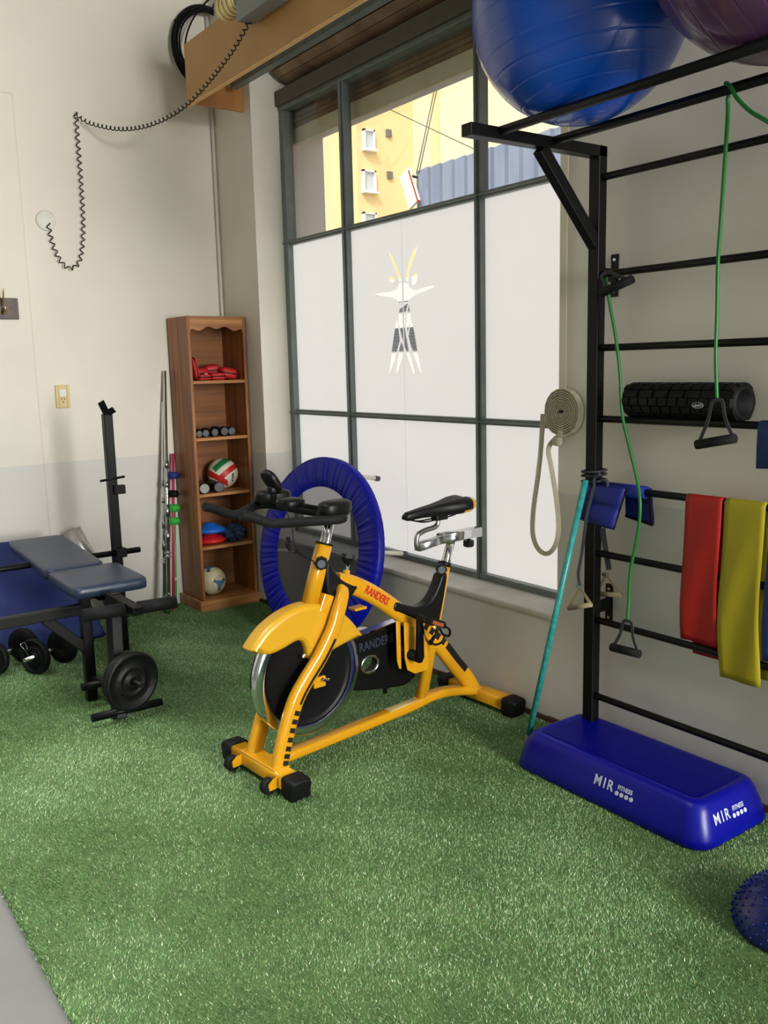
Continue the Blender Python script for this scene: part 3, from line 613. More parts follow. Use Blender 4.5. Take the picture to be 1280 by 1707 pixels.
# ------------------------------------------------------------------ trampoline leaning in the window corner
TR, taz, tti = .55, 3.257, .198
th_ = Vector((-math.sin(taz), math.cos(taz), 0)); tn0 = Vector((math.cos(taz), math.sin(taz), 0))
tup = Vector((0, 0, 1))*math.cos(tti)-tn0*math.sin(tti); tn = tn0*math.cos(tti)+Vector((0, 0, 1))*math.sin(tti)
tc = Vector((2.632, 4.371, TR*math.cos(tti)+.012))
tm = frame((0, 0, 0), th_, tup, th_.cross(tup)); sgn = 1 if (th_.cross(tup)).dot(tn) > 0 else -1
tr = bpy.data.objects.new('mini_trampoline', None); COL.objects.link(tr); tr.location = (tc.x, tc.y, 0)
tag(tr, 'round mini trampoline with blue skirt leaning upright against the window sill', 'trampoline')
tl = tm.copy(); tl.translation = tc-tr.location
sk = MB(); NSG = 420; prof = [(.375, .004), (.385, .012), (.43, .020), (.50, .024), (.535, .018), (.549, .004), (.549, -.03)]; vs_ = []
for i in range(NSG):
    a = 2*PI*i/NSG
    for j, (r_, h) in enumerate(prof):
        wv = (.0022*math.sin(i*1.27+.25*math.sin(i*.11)*j)+.0022*math.sin(i*.83+j*.15)+.0016*math.sin(i*2.03)+.0012*math.sin(i*.19))*(1.2-.2*j if 0 < j < 5 else .2)
        vs_.append(tl @ Vector((r_*math.cos(a), r_*math.sin(a), (h+wv)*sgn)))
K = len(prof); sk.add(vs_, [(i*K+j, ((i+1) % NSG)*K+j, ((i+1) % NSG)*K+j+1, i*K+j+1) for i in range(NSG) for j in range(K-1)], True)
sk.build('skirt', 'tramp', tr)
MB().lathe([(0, 0), (.2, 0), (.385, .0)], tl, 64).build('jumping_mat', 'tmat', tr)
MB().tube([tl @ Vector((.53*math.cos(2*PI*i/64), .53*math.sin(2*PI*i/64), -.018*sgn)) for i in range(64)], .014, 10, closed=True).build('frame_ring', 'steel', tr)
for k in range(6):
    a = math.radians(67)+k*PI/3
    p0 = tl @ Vector((.50*math.cos(a), .50*math.sin(a), -.02*sgn)); p1 = tl @ Vector((.50*math.cos(a), .50*math.sin(a), -.24*sgn))
    if k in (2, 3): pass
    wx = (p1+tr.location).x
    lim = 3.0 if (p1+tr.location).z > .52 else 2.80
    if wx > lim: p1 = p0+(p1-p0)*max(.1, (lim-(p0+tr.location).x)/((p1-p0).x))
    l_ = MB().cyl(p0, p1, .0125, 14).build('leg', 'white', tr); MB().cyl(p1-(p1-p0).normalized()*.03, p1, .0155, 14).build('foot_cap', 'grey_rub', l_)

# ------------------------------------------------------------------ bookcase
X0, X1, YF, YB, ZT = 2.388, 2.800, 5.46, 5.785, 1.95
bc = empty('bookcase', (2.594, 5.62, 0), 'tall narrow wooden bookcase with scalloped top standing in the corner', 'bookcase')
Q = lambda mb, name, m, **k: off(mb.build(name, m, **k), bc)
Q(MB().box((X0, YF, .06), (X0+.02, YB, ZT)), 'side_panel', 'pine', bevel=.002); Q(MB().box((X1-.02, YF, .06), (X1, YB, ZT)), 'side_panel', 'pine', bevel=.002)
Q(MB().box((X0, YB-.006, .06), (X1, YB, ZT)), 'back_panel', 'pine_b'); Q(MB().box((X0+.02, YF, ZT-.02), (X1-.02, YB, ZT-.001)), 'top_panel', 'pine_x', bevel=.002)
for z in (1.536, 1.165, .792, .435): Q(MB().box((X0+.02, YF+.004, z-.021), (X1-.02, YB-.006, z)), 'shelf', 'pine_x', bevel=.002)
Q(MB().box((X0+.02, YF+.004, .06), (X1-.02, YB-.006, .078)), 'shelf', 'pine_x', bevel=.002)
pt = MB().box((X0-.025, YF-.024, 0), (X1+.010, YF-.006, .072)).box((X0-.025, YF-.006, 0), (X0-.008, YB, .072)).box((X0-.02, YF-.006, .055), (X1+.01, YB, .066))
Q(pt, 'plinth', 'pine_x', bevel=.003)
wv = [(0, 0), (0, -.078)]; n_ = 40
for i in range(n_+1):
    t = i/n_; wv.append((.02+t*(X1-X0-.06-.02), -.078+.020*math.sin(PI*t)**.5+.010*math.sin(t*PI*5-.4)))
wv = [(0, 0)]+[(X1-X0-.04, 0), (X1-X0-.04, -.098)]+[((X1-X0-.04)*(1-i/40), -.072-.016*abs(math.cos(PI*i/40))**2+.009*math.cos(i/40*PI*6)) for i in range(1, 40)]+[(0, -.098)]
v_ = plate('valance', [wv], .012, 'pine_x', frame((X0+.02, YF+.008, ZT-.001), (1, 0, 0), (0, 0, 1), (0, -1, 0))); off(v_, bc)

# things on the bookcase shelves
def wbag(label, c, size, rot, m='red'):
    o = empty('ankle_weight', c, label, 'ankle weight', 'red ankle weights on the top shelf')
    R_ = rot
    MB().blob((0, 0, 0), size, .55, .5, m=R_, nu=20, nv=10).build('pouch', m, o)
    MB().tube([R_ @ Vector((size[0]*.97*math.copysign(abs(math.cos(a))**.5, math.cos(a)), size[1]*.97*math.copysign(abs(math.sin(a))**.5, math.sin(a)), 0)) for a in [2*PI*i/24 for i in range(24)]], .0045, 6, closed=True).build('piping', 'black2', o)
    MB().ribbon([R_ @ Vector((x, 0, size[2]*.93*(1-abs(x/size[0])**3)**.5+.002)) for x in [size[0]*(-.85+1.7*i/8) for i in range(9)]], .012, .002, R_ @ Vector((0, 0, 1))).build('seam', 'black2', o)
    return o
RX = lambda a, b=0, c=0: Matrix.Rotation(c, 4, 'Z') @ Matrix.Rotation(b, 4, 'Y') @ Matrix.Rotation(a, 4, 'X')
z0 = 1.536
o = wbag('red ankle weight pouch with a white tag, front left on the top shelf', (2.505, 5.52, z0+.022), (.050, .042, .021), RX(0, 0, .1))
MB().box((.0, -.034, .019), (.02, -.016, .0225)).build('care_tag', 'white', o)
wbag('red ankle weight pouch leaning upright against the left side of the top shelf', (2.448, 5.535, z0+.082), (.072, .052, .020), RX(0, 1.38, 0))
wbag('red ankle weight pouch, second from the left in the front row of the top shelf', (2.603, 5.515, z0+.026), (.052, .042, .025), RX(0, 0, -.1))
wbag('red ankle weight pouch lying behind the tagged one on the top shelf', (2.53, 5.63, z0+.050), (.058, .048, .036), RX(.1, 0, .2))
wbag('red ankle weight pouch, topmost in the middle of the pile on the top shelf', (2.625, 5.645, z0+.070), (.056, .048, .036), RX(.1, -.1, -.2))
wbag('largest red ankle weight pouch, rightmost on the top shelf', (2.705, 5.57, z0+.044), (.062, .060, .038), RX(0, .18, -.15))
# small dumbbells
def dumbbell(name, c, ang, r, L, m, label, group, end=None):
    o = empty(name, c, label, 'dumbbell', group, rot=ang)
    for s in (-1, 1):
        h = MB().cyl((0, s*(L/2-.045), 0), (0, s*L/2, 0), r, 24).build('head', m, o, bevel=.004)
        if end: MB().cyl((0, s*L/2, 0), (0, s*(L/2+.001), 0), r*.86, 24).build('end_face', end, h)
    MB().cyl((0, -L/2+.04, 0), (0, L/2-.04, 0), r*.45, 16).build('handle', 'steel', o)
    return o
z0 = 1.165
for i, (px, nm) in enumerate(((331, 'leftmost'), (344, 'second from the left'), (357, 'middle one'), (374, 'second from the right'), (389, 'rightmost'))):
    A = at(px, 716, 'y', 5.50); r_ = (.024, .025, .027, .030, .028)[i]
    dumbbell('dumbbell', (A.x, 5.575+.004*i, z0+r_), (.05, -.04, .12, .1, -.06)[i], r_, .15, 'rubber', 'small grey-ended black dumbbell, %s of five on the second shelf' % nm, 'small dumbbells on the second shelf', 'grey_rub')
z0 = .792
dumbbell('dumbbell', (2.472, 5.555, z0+.036), -.25, .036, .17, 'iron', 'metal dumbbell with a worn steel end, left of the volleyball', 'metal dumbbells on the third shelf', 'dullsteel')
dumbbell('dumbbell', (2.565, 5.555, z0+.036), -.12, .036, .17, 'iron', 'metal dumbbell with a plain grey end, in front of the volleyball', 'metal dumbbells on the third shelf', 'grey_rub')
# volleyball
def ballmat(name, fn_nodes): pass
def sphere_obj(name, c, r, mats, fn, parent=None, sub=5):
    me = bpy.data.meshes.new(name); bm = bmesh.new(); bmesh.ops.create_icosphere(bm, subdivisions=sub, radius=r); bm.to_mesh(me); bm.free()
    for q in mats: me.materials.append(MT[q])
    for p in me.polygons: p.use_smooth = True; p.material_index = fn(p.center.normalized()) if fn else 0
    o = bpy.data.objects.new(name, me); COL.objects.link(o); o.location = c
    if parent: o.parent = parent
    return o
vb = at(374, 782, 'y', 5.62); VR = .105
vd = (CAM-Vector((vb.x, 5.63, .9))).normalized(); vx = Vector((0, 0, 1)).cross(vd).normalized(); vu = vd.cross(vx)
def vfn(n_):
    if n_.dot(vd) < -.1: return 0
    x, y = n_.dot(vx), n_.dot(vu)
    a = (x-.28)*.78+(y+.10)*.62; b = -(x-.28)*.62+(y+.10)*.78    # a runs up to the right
    if a > -.62 and -.04 < b+.10*a*a < .30 and x < .95: return 1 if a > -.62 else 0
    if a <= .02 and x < .30 and -.36 < (y+.28+.62*(x+.10)) < .06: return 1
    if .62 < b+.12*a*a < .98 and a > -.45: return 2
    return 0
vo = sphere_obj('volleyball', (vb.x, 5.65, .792+VR), VR, ('vwhite', 'vred', 'vgreen'), vfn, sub=6)
tag(vo, 'white, red and green volleyball on the third shelf', 'ball')
VN = (vd*.72+vx*.62-vu*.30).normalized(); VXD = (-vu*.95+vx*.15); VXD = (VXD-VN*VXD.dot(VN)).normalized()
text('lettering', 'MIKA', .026, 'ydecal', frame(VN*(VR+.0008), VXD, VN.cross(VXD), VN), vo, ext=.0006, bold=.0005)
# blue and red discs
def disc(name, c, r, h, m, label):
    o = tag(MB().lathe([(0, 0), (r*.6, 0), (r*.95, h*.18), (r, h*.3), (r*.97, h*.42), (r*.75, h*.62), (r*.42, h*.78), (r*.33, h*.95), (r*.2, h), (0, h)], None, 48).build(name, m), label, 'disc'); o.location = c; return o
disc('balance_disc', (2.522, 5.585, .4355), .108, .075, 'discred', 'red domed rubber disc under the blue one on the fourth shelf').rotation_euler = (0, 0, 0)
d_ = disc('balance_disc', (2.522, 5.585, .503), .108, .075, 'discblue', 'blue domed rubber disc stacked on the red one on the fourth shelf'); d_.rotation_euler = (-.03, .0, 0)
# crumpled navy bag
bm = bmesh.new(); bmesh.ops.create_icosphere(bm, subdivisions=4, radius=1)
for v in bm.verts:
    p = v.co.copy(); q = 1+.16*math.sin(7*p.x+3*p.z)+.14*math.sin(9*p.z+5*p.y)+.10*math.sin(15*p.x-11*p.y+4*p.z)+.07*math.sin(23*p.z+17*p.x)
    v.co = Vector((p.x*.085*q, p.y*.075*q, max(p.z*.060*q, -.052)))
me = bpy.data.meshes.new('cloth_bag'); bm.to_mesh(me); bm.free(); me.materials.append(MT['navyd'])
for p in me.polygons: p.use_smooth = True
o = bpy.data.objects.new('cloth_bag', me); COL.objects.link(o); o.location = (2.682, 5.56, .4875); tag(o, 'crumpled dark blue cloth bag beside the discs on the fourth shelf', 'bag')
MB().tube(cr([(-.05, -.04, .04), (-.02, -.075, .02), (.0, -.082, -.02), (.01, -.08, -.05)], 6), .0035, 6).build('drawstring', 'navyd', o)
tag(MB().blob((2.66, 5.70, .475), (.09, .055, .038), .6, .6).build('rolled_strap', 'black2'), 'black rolled strap at the back of the fourth shelf', 'strap')
# football
sb = at(359, 962, 'y', 5.57); SR = .098; sc_ = Vector((2.507, 5.572, .078+SR))
sd_ = (CAM-sc_).normalized(); sx_ = Vector((0, 0, 1)).cross(sd_).normalized(); su_ = sd_.cross(sx_)
cents = [(sd_*.72+sx_*.55-su_*.25).normalized(), (su_*.93+sd_*.35-sx_*.1).normalized(), (-sx_*.95-su_*.2+sd_*.25).normalized(), (-su_*.95-sx_*.2).normalized(), -sd_]
def sfn(n_):
    for c in cents:
        t_ = n_.cross(c); a = math.acos(max(-1, min(1, n_.dot(c))))
        e = (c.cross(su_)).normalized(); f2 = c.cross(e); th = math.atan2(n_.dot(e), n_.dot(f2))
        if a < .30+.10*math.cos(3*th): return 1
        if a < .46+.09*math.cos(3*th) and math.cos(3*th+.3) > .75: return 2
    return 0
so_ = sphere_obj('football', sc_, SR, ('socc', 'socb', 'ydecal'), sfn, sub=6); tag(so_, 'cream football with pale blue patches on the bottom shelf', 'ball')
for c in cents[:2]:
    e = c.cross(sx_).normalized(); f2 = c.cross(e); rr2 = .56
    MB().tube([(c*math.cos(rr2)+(e*math.cos(a)+f2*math.sin(a))*math.sin(rr2)).normalized()*SR for a in [2*PI*i/40 for i in range(40)]], .0012, 5, closed=True).build('seam', 'tan', so_)

# ------------------------------------------------------------------ bars and sticks leaning left of the bookcase
def lean(a, b, t): return Vector(a).lerp(Vector(b), t)
b0, b1 = Vector((2.178, 5.545, .0)), Vector((2.345, 5.775, 1.605))
bb_ = bpy.data.objects.new('barbell', None); COL.objects.link(bb_); bb_.location = b0; tag(bb_, 'long chrome weight bar leaning on the wall beside the bookcase, nearest of the two', 'barbell')
def bar_parts(o, p0, p1):
    d = p1-p0; L = d.length; d = d/L; o0 = o.location
    MB().cyl(p0-o0, p1-o0, .0125, 16).build('shaft', 'chrome', o)
    for a, b in ((.02, .22), (.80, .88), (.93, .97)): pass
    for a, b, r_ in ((.30, .345, .0165), (.40, .45, .0165), (.52, .545, .0165), (.60, .63, .0165), (.235, .24, .022), (.25, .255, .022)): MB().cyl(p0-o0+d*L*a, p0-o0+d*L*b, r_, 16).build('knurled_sleeve', 'steel', o)
    return d, L
d, L = bar_parts(bb_, b0, b1)
cp = b0+d*.135-bb_.location
MB().tube(cr([cp+Vector(q) for q in ((.014, 0, .004), (0, -.014, .002), (-.016, 0, 0), (-.05, -.01, -.014), (-.095, -.015, -.028), (-.10, -.02, -.045), (-.08, -.02, -.045), (-.045, -.012, -.02), (-.01, .012, .0))], 6), .002, 6).build('spring_clip', 'chrome', bb_)
b2_ = bpy.data.objects.new('barbell', None); COL.objects.link(b2_); b2_.location = (2.168, 5.60, 0); tag(b2_, 'second chrome weight bar just behind the first one beside the bookcase', 'barbell')
bar_parts(b2_, Vector((2.168, 5.60, 0)), Vector((2.325, 5.783, 1.40)))
def stick(name, px0, px1, y0, y1, r, m, label, knobs, tape=False):
    A = at(px0[0], px0[1], 'y', y0); A.z = max(A.z, .0); B_ = at(px1[0], px1[1], 'y', y1)
    o = bpy.data.objects.new(name, None); COL.objects.link(o); o.location = A; tag(o, label, 'stick'); v = B_-A
    MB().cyl((0, 0, 0), v, r, 14).build('pole', m, o)
    for py, km, kr in knobs:
        t = (px0[1]-py)/(px0[1]-px1[1]); c = v*t
        ml = zto(c, v); k = MB().lathe([(0, -kr*.62), (kr*.7, -kr*.6), (kr, -kr*.15), (kr, -.02*kr), (kr*.9, 0), (kr, .02*kr), (kr, kr*.15), (kr*.7, kr*.6), (0, kr*.62)], ml, 20); k.build('knob', km, o)
    if tape: t = (px0[1]-968)/(px0[1]-px1[1]); MB().cyl(v*(t-.012), v*(t+.012), r*1.12, 14).build('tape_band', 'tape', o)
    return o
stick('massage_stick', (289, 1021), (288.5, 756), 5.62, 5.75, .0095, 'pink', 'pink stick with a dark blue and a black knob beside the bookcase', ((793, 'navy', .040), (824, 'rubber', .040)))
stick('massage_stick', (292.5, 1020), (290, 840), 5.64, 5.72, .0115, 'greenp', 'green stick with two green knobs and a pale tape band beside the bookcase', ((847, 'greenp', .042), (869, 'greenp', .042)), True)

# ------------------------------------------------------------------ wall fittings on the back wall
cv = tag(MB().lathe([(0, .020), (.052, .020), (.060, .014), (.062, 0)], zto((0, 0, 0), (0, -1, 0)), 40).build('cover_plate', 'white'), 'round white cover plate on the back wall with a cord coming out', 'cover plate'); cp_ = at(76, 368, 'y', BY); cv.location = (cp_.x, BY, cp_.z)
def coil(path, r, turns_per_m, wr, amp=None):
    P = cr(path, 24); out = []; ph = 0
    for i in range(len(P)-1):
        a, b = P[i], P[i+1]; L = (b-a).length; n = max(2, int(L*turns_per_m*10)); d = (b-a).normalized()
        u = d.cross(Vector((0, 1, 0))); u = u.normalized() if u.length > .05 else Vector((1, 0, 0)); v2 = d.cross(u)
        for j in range(n):
            t = j/n; c = a.lerp(b, t); out.append(c+u*math.cos(ph)*r+v2*math.sin(ph)*r); ph += 2*PI*turns_per_m*L/n
    return MB().tube(out, wr, 5)
cw = [at(80, 372, 'y', 5.768), at(90, 412, 'y', 5.77), at(105, 440, 'y', 5.77), at(120, 447, 'y', 5.77), at(134, 432, 'y', 5.77), at(139, 380, 'y', 5.77), at(135, 300, 'y', 5.77), at(130, 235, 'y', 5.77), at(127, 192, 'y', 5.765)]
cw2 = [at(127, 190, 'y', 5.765), at(150, 205, 'y', 5.70), at(200, 215, 'y', 5.50), at(250, 208, 'y', 5.28), at(300, 183, 'y', 5.05), at(340, 145, 'y', 4.85), at(380, 95, 'y', 4.62), at(405, 55, 'y', 4.48), at(422, 22, 'y', 4.40)]
cd_ = bpy.data.objects.new('coiled_cord', None); COL.objects.link(cd_); cd_.location = cw[0]; tag(cd_, 'black coiled cord hanging on the back wall and swooping up to the lamp', 'cord')
off(coil(cw, .011, 24, .0036).build('hanging_run', 'black2'), cd_); off(coil(cw2, .0105, 30, .0036).build('spanning_run', 'black2'), cd_)
tag(MB().tube(cr([(cw[-1].x-.004, BY-.001, cw[-1].z+.006), (cw[-1].x, BY-.03, cw[-1].z+.004), (cw[-1].x, BY-.04, cw[-1].z+.02)], 6), .003, 8).build('wall_hook', 'black2'), 'small dark hook holding the coiled cord on the back wall', 'hook')
# lamp on the pelmet
la = bpy.data.objects.new('wall_lamp', None); COL.objects.link(la); LC = at(430, 5, 'x', 2.36); la.location = (2.44, LC.y, LC.z); tag(la, 'grey box lamp with a cream ribbed end fixed high on the pelmet', 'lamp')
MB().box((-.12, -.20, -.045), (-.02, .17, .16)).build('housing', 'greybox', la, bevel=.008)
MB().box((-.02, -.1, .0), (0, .1, .1)).build('bracket', 'greybox', la)
rbm = MB()
for k in range(9): rbm.cyl((-.075, .19+k*.022, .085), (-.075, .208+k*.022, .085), .062 if k % 2 else .056, 20)
rbm.build('ribbed_reflector', 'cream', la)
# coil of cable
kc = at(345, 82, 'y', 5.74); ck = bpy.data.objects.new('cable_coil', None); COL.objects.link(ck); ck.location = (kc.x, 5.74, kc.z); tag(ck, 'thick coil of black cable hanging on the wall behind the pelmet', 'cable')
for k in range(9):
    r_ = .205+.010*(k % 3)+.003*k; dy = .012*(k//3)-.02; ph = k*.7
    MB().tube([(r_*math.cos(a)*(.98+.02*math.sin(a*2+ph)), dy+.004*math.sin(3*a+ph), r_*1.06*math.sin(a)) for a in [2*PI*i/48 for i in range(48)]], .0065, 8, closed=True).build('cable_loop', 'rubber', ck)
MB().tube(cr([(-.15, -.03, -.16), (-.165, -.03, .0), (-.10, -.03, .16), (.02, -.03, .30), (.12, -.02, .40), (.25, -.02, .47)], 6), .006, 8).build('cable_end', 'rubber', ck)
MB().tube(cr([(.03, -.03, .205), (.06, -.03, .30), (.14, -.03, .42)], 6), .004, 8).build('cable_end', 'rubber', ck)
for a in (.5, 2.6): MB().tube([Vector((.225*math.cos(a), -.005, .235*math.sin(a)))+Vector((math.cos(a)*.030*math.cos(q), .030*math.sin(q), math.sin(a)*.030*math.cos(q))) for q in [2*PI*i/16 for i in range(16)]], .003, 6, closed=True).build('cable_tie', 'black2', ck)
# socket plate
sp = bpy.data.objects.new('wall_socket', None); COL.objects.link(sp); s0 = at(104, 661, 'y', BY); sp.location = (s0.x, BY, s0.z); tag(sp, 'yellowed plastic socket and switch plate on the back wall', 'socket')
MB().box((-.044, -.012, -.072), (.044, 0, .072)).build('plate', 'ivory', sp, bevel=.004)
MB().box((-.022, -.016, .0), (.022, -.01, .045)).build('switch', 'white', sp, bevel=.002); ss = MB().box((-.022, -.0135, -.045), (.022, -.011, -.003)).build('outlet', 'ivory', sp)
for a, b, r_ in ((-.009, -.015, .5), (.009, -.015, -.5), (0, -.034, 0)): MB().box((-.002, -.001, -.006), (.002, .001, .006), Matrix.Translation((a, -.014, b)) @ Matrix.Rotation(r_, 4, 'Y')).build('slot', 'black2', ss)
for x in (-.0255, .0255): MB().box((x-.001, -.0128, -.07), (x+.001, -.0115, .07)).build('groove', 'tan', sp)
# coat rail
cr_ = bpy.data.objects.new('coat_rail', None); COL.objects.link(cr_); c0 = at(30, 515, 'y', BY-.03); cr_.location = (c0.x-.3, BY-.022, c0.z); tag(cr_, 'dark wooden coat rail with a brass hook on the wall column', 'coat rail')
MB().box((-.3, -.022, -.062), (.3, 0, .062)).build('board', 'darkwood', cr_, bevel=.003)
MB().tube(cr([(.205, -.024, -.015), (.208, -.05, -.03), (.212, -.068, -.01), (.212, -.07, .01)], 6), .006, 8).build('hook', 'brass', cr_)
MB().tube(cr([(.205, -.024, .02), (.207, -.055, .04), (.208, -.075, .085), (.21, -.08, .11)], 6), .005, 8).build('hook', 'brass', cr_)
MB().cyl((.275-.02, -.0225, .0), (.275-.02, -.0235, .0), .004, 8).build('screw', 'black2', cr_)

# ------------------------------------------------------------------ weight bench (faces -y)
wb = empty('weight_bench', (1.33, 4.6, 0), 'black steel weight bench with navy vinyl pads, rack upright and leg lever', 'weight bench')
W = lambda mb, name, m, **k: off(mb.build(name, m, **k), wb)
TU = .05
fl = Vector((1.262, 4.30, 0))
W(MB().beam((1.262, 4.30, 0), (1.262, 4.30, .555), TU, TU, (0, 1, 0)), 'front_leg', 'black', bevel=.004)
W(MB().beam((1.262, 4.30, .470), (.15, 4.34, .45), TU, TU), 'main_beam', 'black', bevel=.004)
W(MB().beam((1.07, 4.305, .452), (1.262, 4.30, .26), TU, TU*.8, (0, 1, 0)), 'gusset_brace', 'black', bevel=.004)
W(MB().beam((1.33, 4.22, .535), (1.33, 4.95, .56), TU, .04), 'seat_beam', 'black', bevel=.004)
W(MB().beam((1.262, 4.30, .535), (1.40, 4.30, .535), .04, .04), 'cross_tube', 'black')
# uprights and crossbar
ux, uy = 1.672, 4.99
u1 = W(MB().beam((ux, uy, 0), (ux, uy, 1.375), TU, TU, (0, 1, 0)), 'upright', 'black', bevel=.004)
W(MB().beam((.62, uy, 0), (.62, uy, 1.375), TU, TU, (0, 1, 0)), 'upright', 'black', bevel=.004)
for k in range(11):
    h = MB().cyl((ux-.0265, uy, 1.33-k*.075), (ux-.025, uy, 1.33-k*.075), .006, 10).build('pin_hole', 'ydecal'); h.parent = u1
hk = W(MB().beam((ux-.005, uy-.02, 1.37), (ux-.045, uy-.05, 1.445), .038, .006, (0, 1, 0)).beam((ux-.005, uy-.02, 1.378), (ux+.026, uy-.05, 1.40), .034, .008, (0, 1, 0)), 'bar_hook', 'black')
W(MB().cyl((ux-.075, uy-.03, 1.005), (ux+.065, uy-.03, 1.018), .007, 10), 'locking_pin', 'black')
W(MB().box((ux-.005, uy-.065, .925), (ux+.055, uy-.025, .975)), 'catch_block', 'black', bevel=.003)
W(MB().cyl((.2, uy-.055, .590), (ux+.115, uy-.055, .592), .0165, 16), 'crossbar', 'black')
W(MB().box((ux-.03, uy-.082, .565), (ux+.032, uy-.02, .617)), 'bar_clamp', 'black', bevel=.003)
# pads
def pad(name, y0, y1, z0_, z1_, x0, x1, th=.032):
    c = Vector(((x0+x1)/2, (y0+y1)/2, (z0_+z1_)/2)); ly = math.hypot(y1-y0, z1_-z0_)/2; m = Matrix.Rotation(math.atan2(z1_-z0_, y1-y0), 4, 'X')
    return W(MB().blob(c, ((x1-x0)/2, ly, th), .28, .18, m=m, nu=48, nv=14), name, 'vinyl')
pad('back_pad', 4.62, 5.42, .585, .630, 1.175, 1.485)
pad('seat_pad', 4.19, 4.66, .570, .575, 1.185, 1.555)
for yy in (4.3, 4.55, 4.8): W(MB().box((1.24, yy-.02, .545), (1.44, yy+.02, .558)), 'pad_support', 'black')
# leg lever
lv = [(1.335, 4.12, .555), (1.352, 3.98, .545), (1.372, 3.86, .527)]
W(MB().beam(lv[0], lv[2], TU, .04), 'lever_arm', 'black', bevel=.004)
W(MB().cyl((1.15, 3.955, .528), (1.335, 3.94, .528), .030, 20).cyl((1.395, 3.93, .526), (1.575, 3.92, .524), .030, 20), 'foam_roller', 'foam')
W(MB().cyl((1.15, 3.955, .528), (1.575, 3.92, .524), .012, 12), 'roller_rod', 'black')
W(MB().beam((1.345, 4.12, .57), (1.275, 3.945, .012), TU, .08, (0, 1, 0)), 'lever_post', 'black', bevel=.004)
W(MB().cyl((1.145, 3.93, .052), (1.478, 3.93, .050), .0185, 16), 'roller_rod', 'black')
W(MB().cyl((1.185, 4.19, .115), (1.39, 4.19, .112), .0185, 16), 'roller_rod', 'black')
W(MB().beam((1.262, 4.30, .115), (1.30, 4.19, .113), .03, .03), 'rod_stub', 'black')
wp_c = Vector((1.315, 3.905, .205)); pd_ = Vector((.24, -.94, -.05)).normalized()
W(MB().cyl(wp_c+Vector((0, .06, 0)), wp_c+pd_*.115, .0125, 16), 'plate_peg', 'iron')
def disc_plate(o, c, d, r, t, m='iron'):
    ml = zto(c, d)
    return MB().lathe([(.014, -t/2), (.014, t/2), (r*.22, t/2), (r*.25, t*.22), (r*.40, t*.18), (r*.44, t*.36), (r*.50, t*.36), (r*.54, t*.16), (r*.84, t*.16), (r*.88, t/2), (r*.97, t/2), (r, t*.3), (r, -t*.3), (r*.97, -t/2), (.014, -t/2)], ml, 48).build('plate', m, o)
wpl = bpy.data.objects.new('weight_plate', None); COL.objects.link(wpl); wpl.location = wp_c; tag(wpl, 'round black iron weight plate on the peg of the bench leg lever', 'weight plate')
disc_plate(wpl, pd_*.03, pd_, .138, .034)
wq = bpy.data.objects.new('weight_plate', None); COL.objects.link(wq); wq.location = wp_c; tag(wq, 'second iron plate, hidden behind the front plate on the leg lever', 'weight plate'); disc_plate(wq, -pd_*.006, pd_, .128, .028)
# plate dumbbells on the turf
def plate_dumbbell(p1, p2, ext, label, r=.098):
    p1, p2 = Vector(p1), Vector(p2); d = (p2-p1).normalized(); c = (p1+p2)/2; o = bpy.data.objects.new('plate_dumbbell', None); COL.objects.link(o); o.location = c; tag(o, label, 'dumbbell', 'plate dumbbells on the turf beneath the bench')
    MB().cyl(p1-d*ext-c, p2+d*ext-c, .0115, 14).build('rod', 'chrome', o)
    for p, s in ((p1, -1), (p2, 1)):
        disc_plate(o, p-c, d*s, r, .034, 'rubber')
        q = p+d*s*.045-c
        MB().tube(cr([q+Vector(v) for v in ((0, 0, .014), (.0, -.014, 0), (0, 0, -.014), (0, .014, 0), (0, .0, .02), (-.02, -.01, .06), (-.035, 0, .085), (-.01, .01, .09), (-.0, .005, .05))], 5), .0022, 6).build('spring_clip', 'chrome', o)
    return o
plate_dumbbell((1.150, 4.885, .099), (1.325, 4.985, .099), .075, 'chrome-handled plate dumbbell with a wire clip, the nearer one under the bench')
plate_dumbbell((.965, 5.01, .099), (1.155, 5.14, .099), .075, 'chrome-handled plate dumbbell, the farther one partly cut off at the left edge')
# folded blue mat against the wall
fm = MB(); nx, ny = 40, 26
vs_ = []
for i in range(nx+1):
    for j in range(ny+1):
        s, t = i/nx, j/ny
        x = .55+s*1.0+.11*(1-t)*s; z = .008+t*(.60-.045*s); y = 5.32+.40*t**1.15-.03*math.sin(s*9+t*4)*(1-t)*.7-.018*math.sin(s*17+t*9)*(1-abs(2*t-1))
        vs_.append((x, y, z))
fm.add(vs_, [(i*(ny+1)+j, (i+1)*(ny+1)+j, (i+1)*(ny+1)+j+1, i*(ny+1)+j+1) for i in range(nx) for j in range(ny)], True)
mo = fm.build('exercise_mat', 'navy'); md = mo.modifiers.new('s', 'SOLIDIFY'); md.thickness = .035; md.offset = -1
tag(mo, 'creased navy blue mat leaning against the back wall behind the bench', 'mat')
# steel tube
stb = bpy.data.objects.new('steel_tube', None); COL.objects.link(stb); p1 = at(120, 884, 'y', 5.70); p0 = Vector((p1.x+.16, 5.46, .0)); stb.location = p0; tag(stb, 'shiny steel duct tube leaning on the wall behind the bench pad', 'tube')
p0 = Vector((p1.x+.12, 5.60, .30)); 
stb.location = p0; v = Vector(p1)-p0; ml = zto((0, 0, 0), v)
MB().lathe([(.052, -.30), (.055, -.30), (.055, v.length), (.052, v.length), (.052, 0)], ml, 32).build('tube_wall', 'steel', stb)

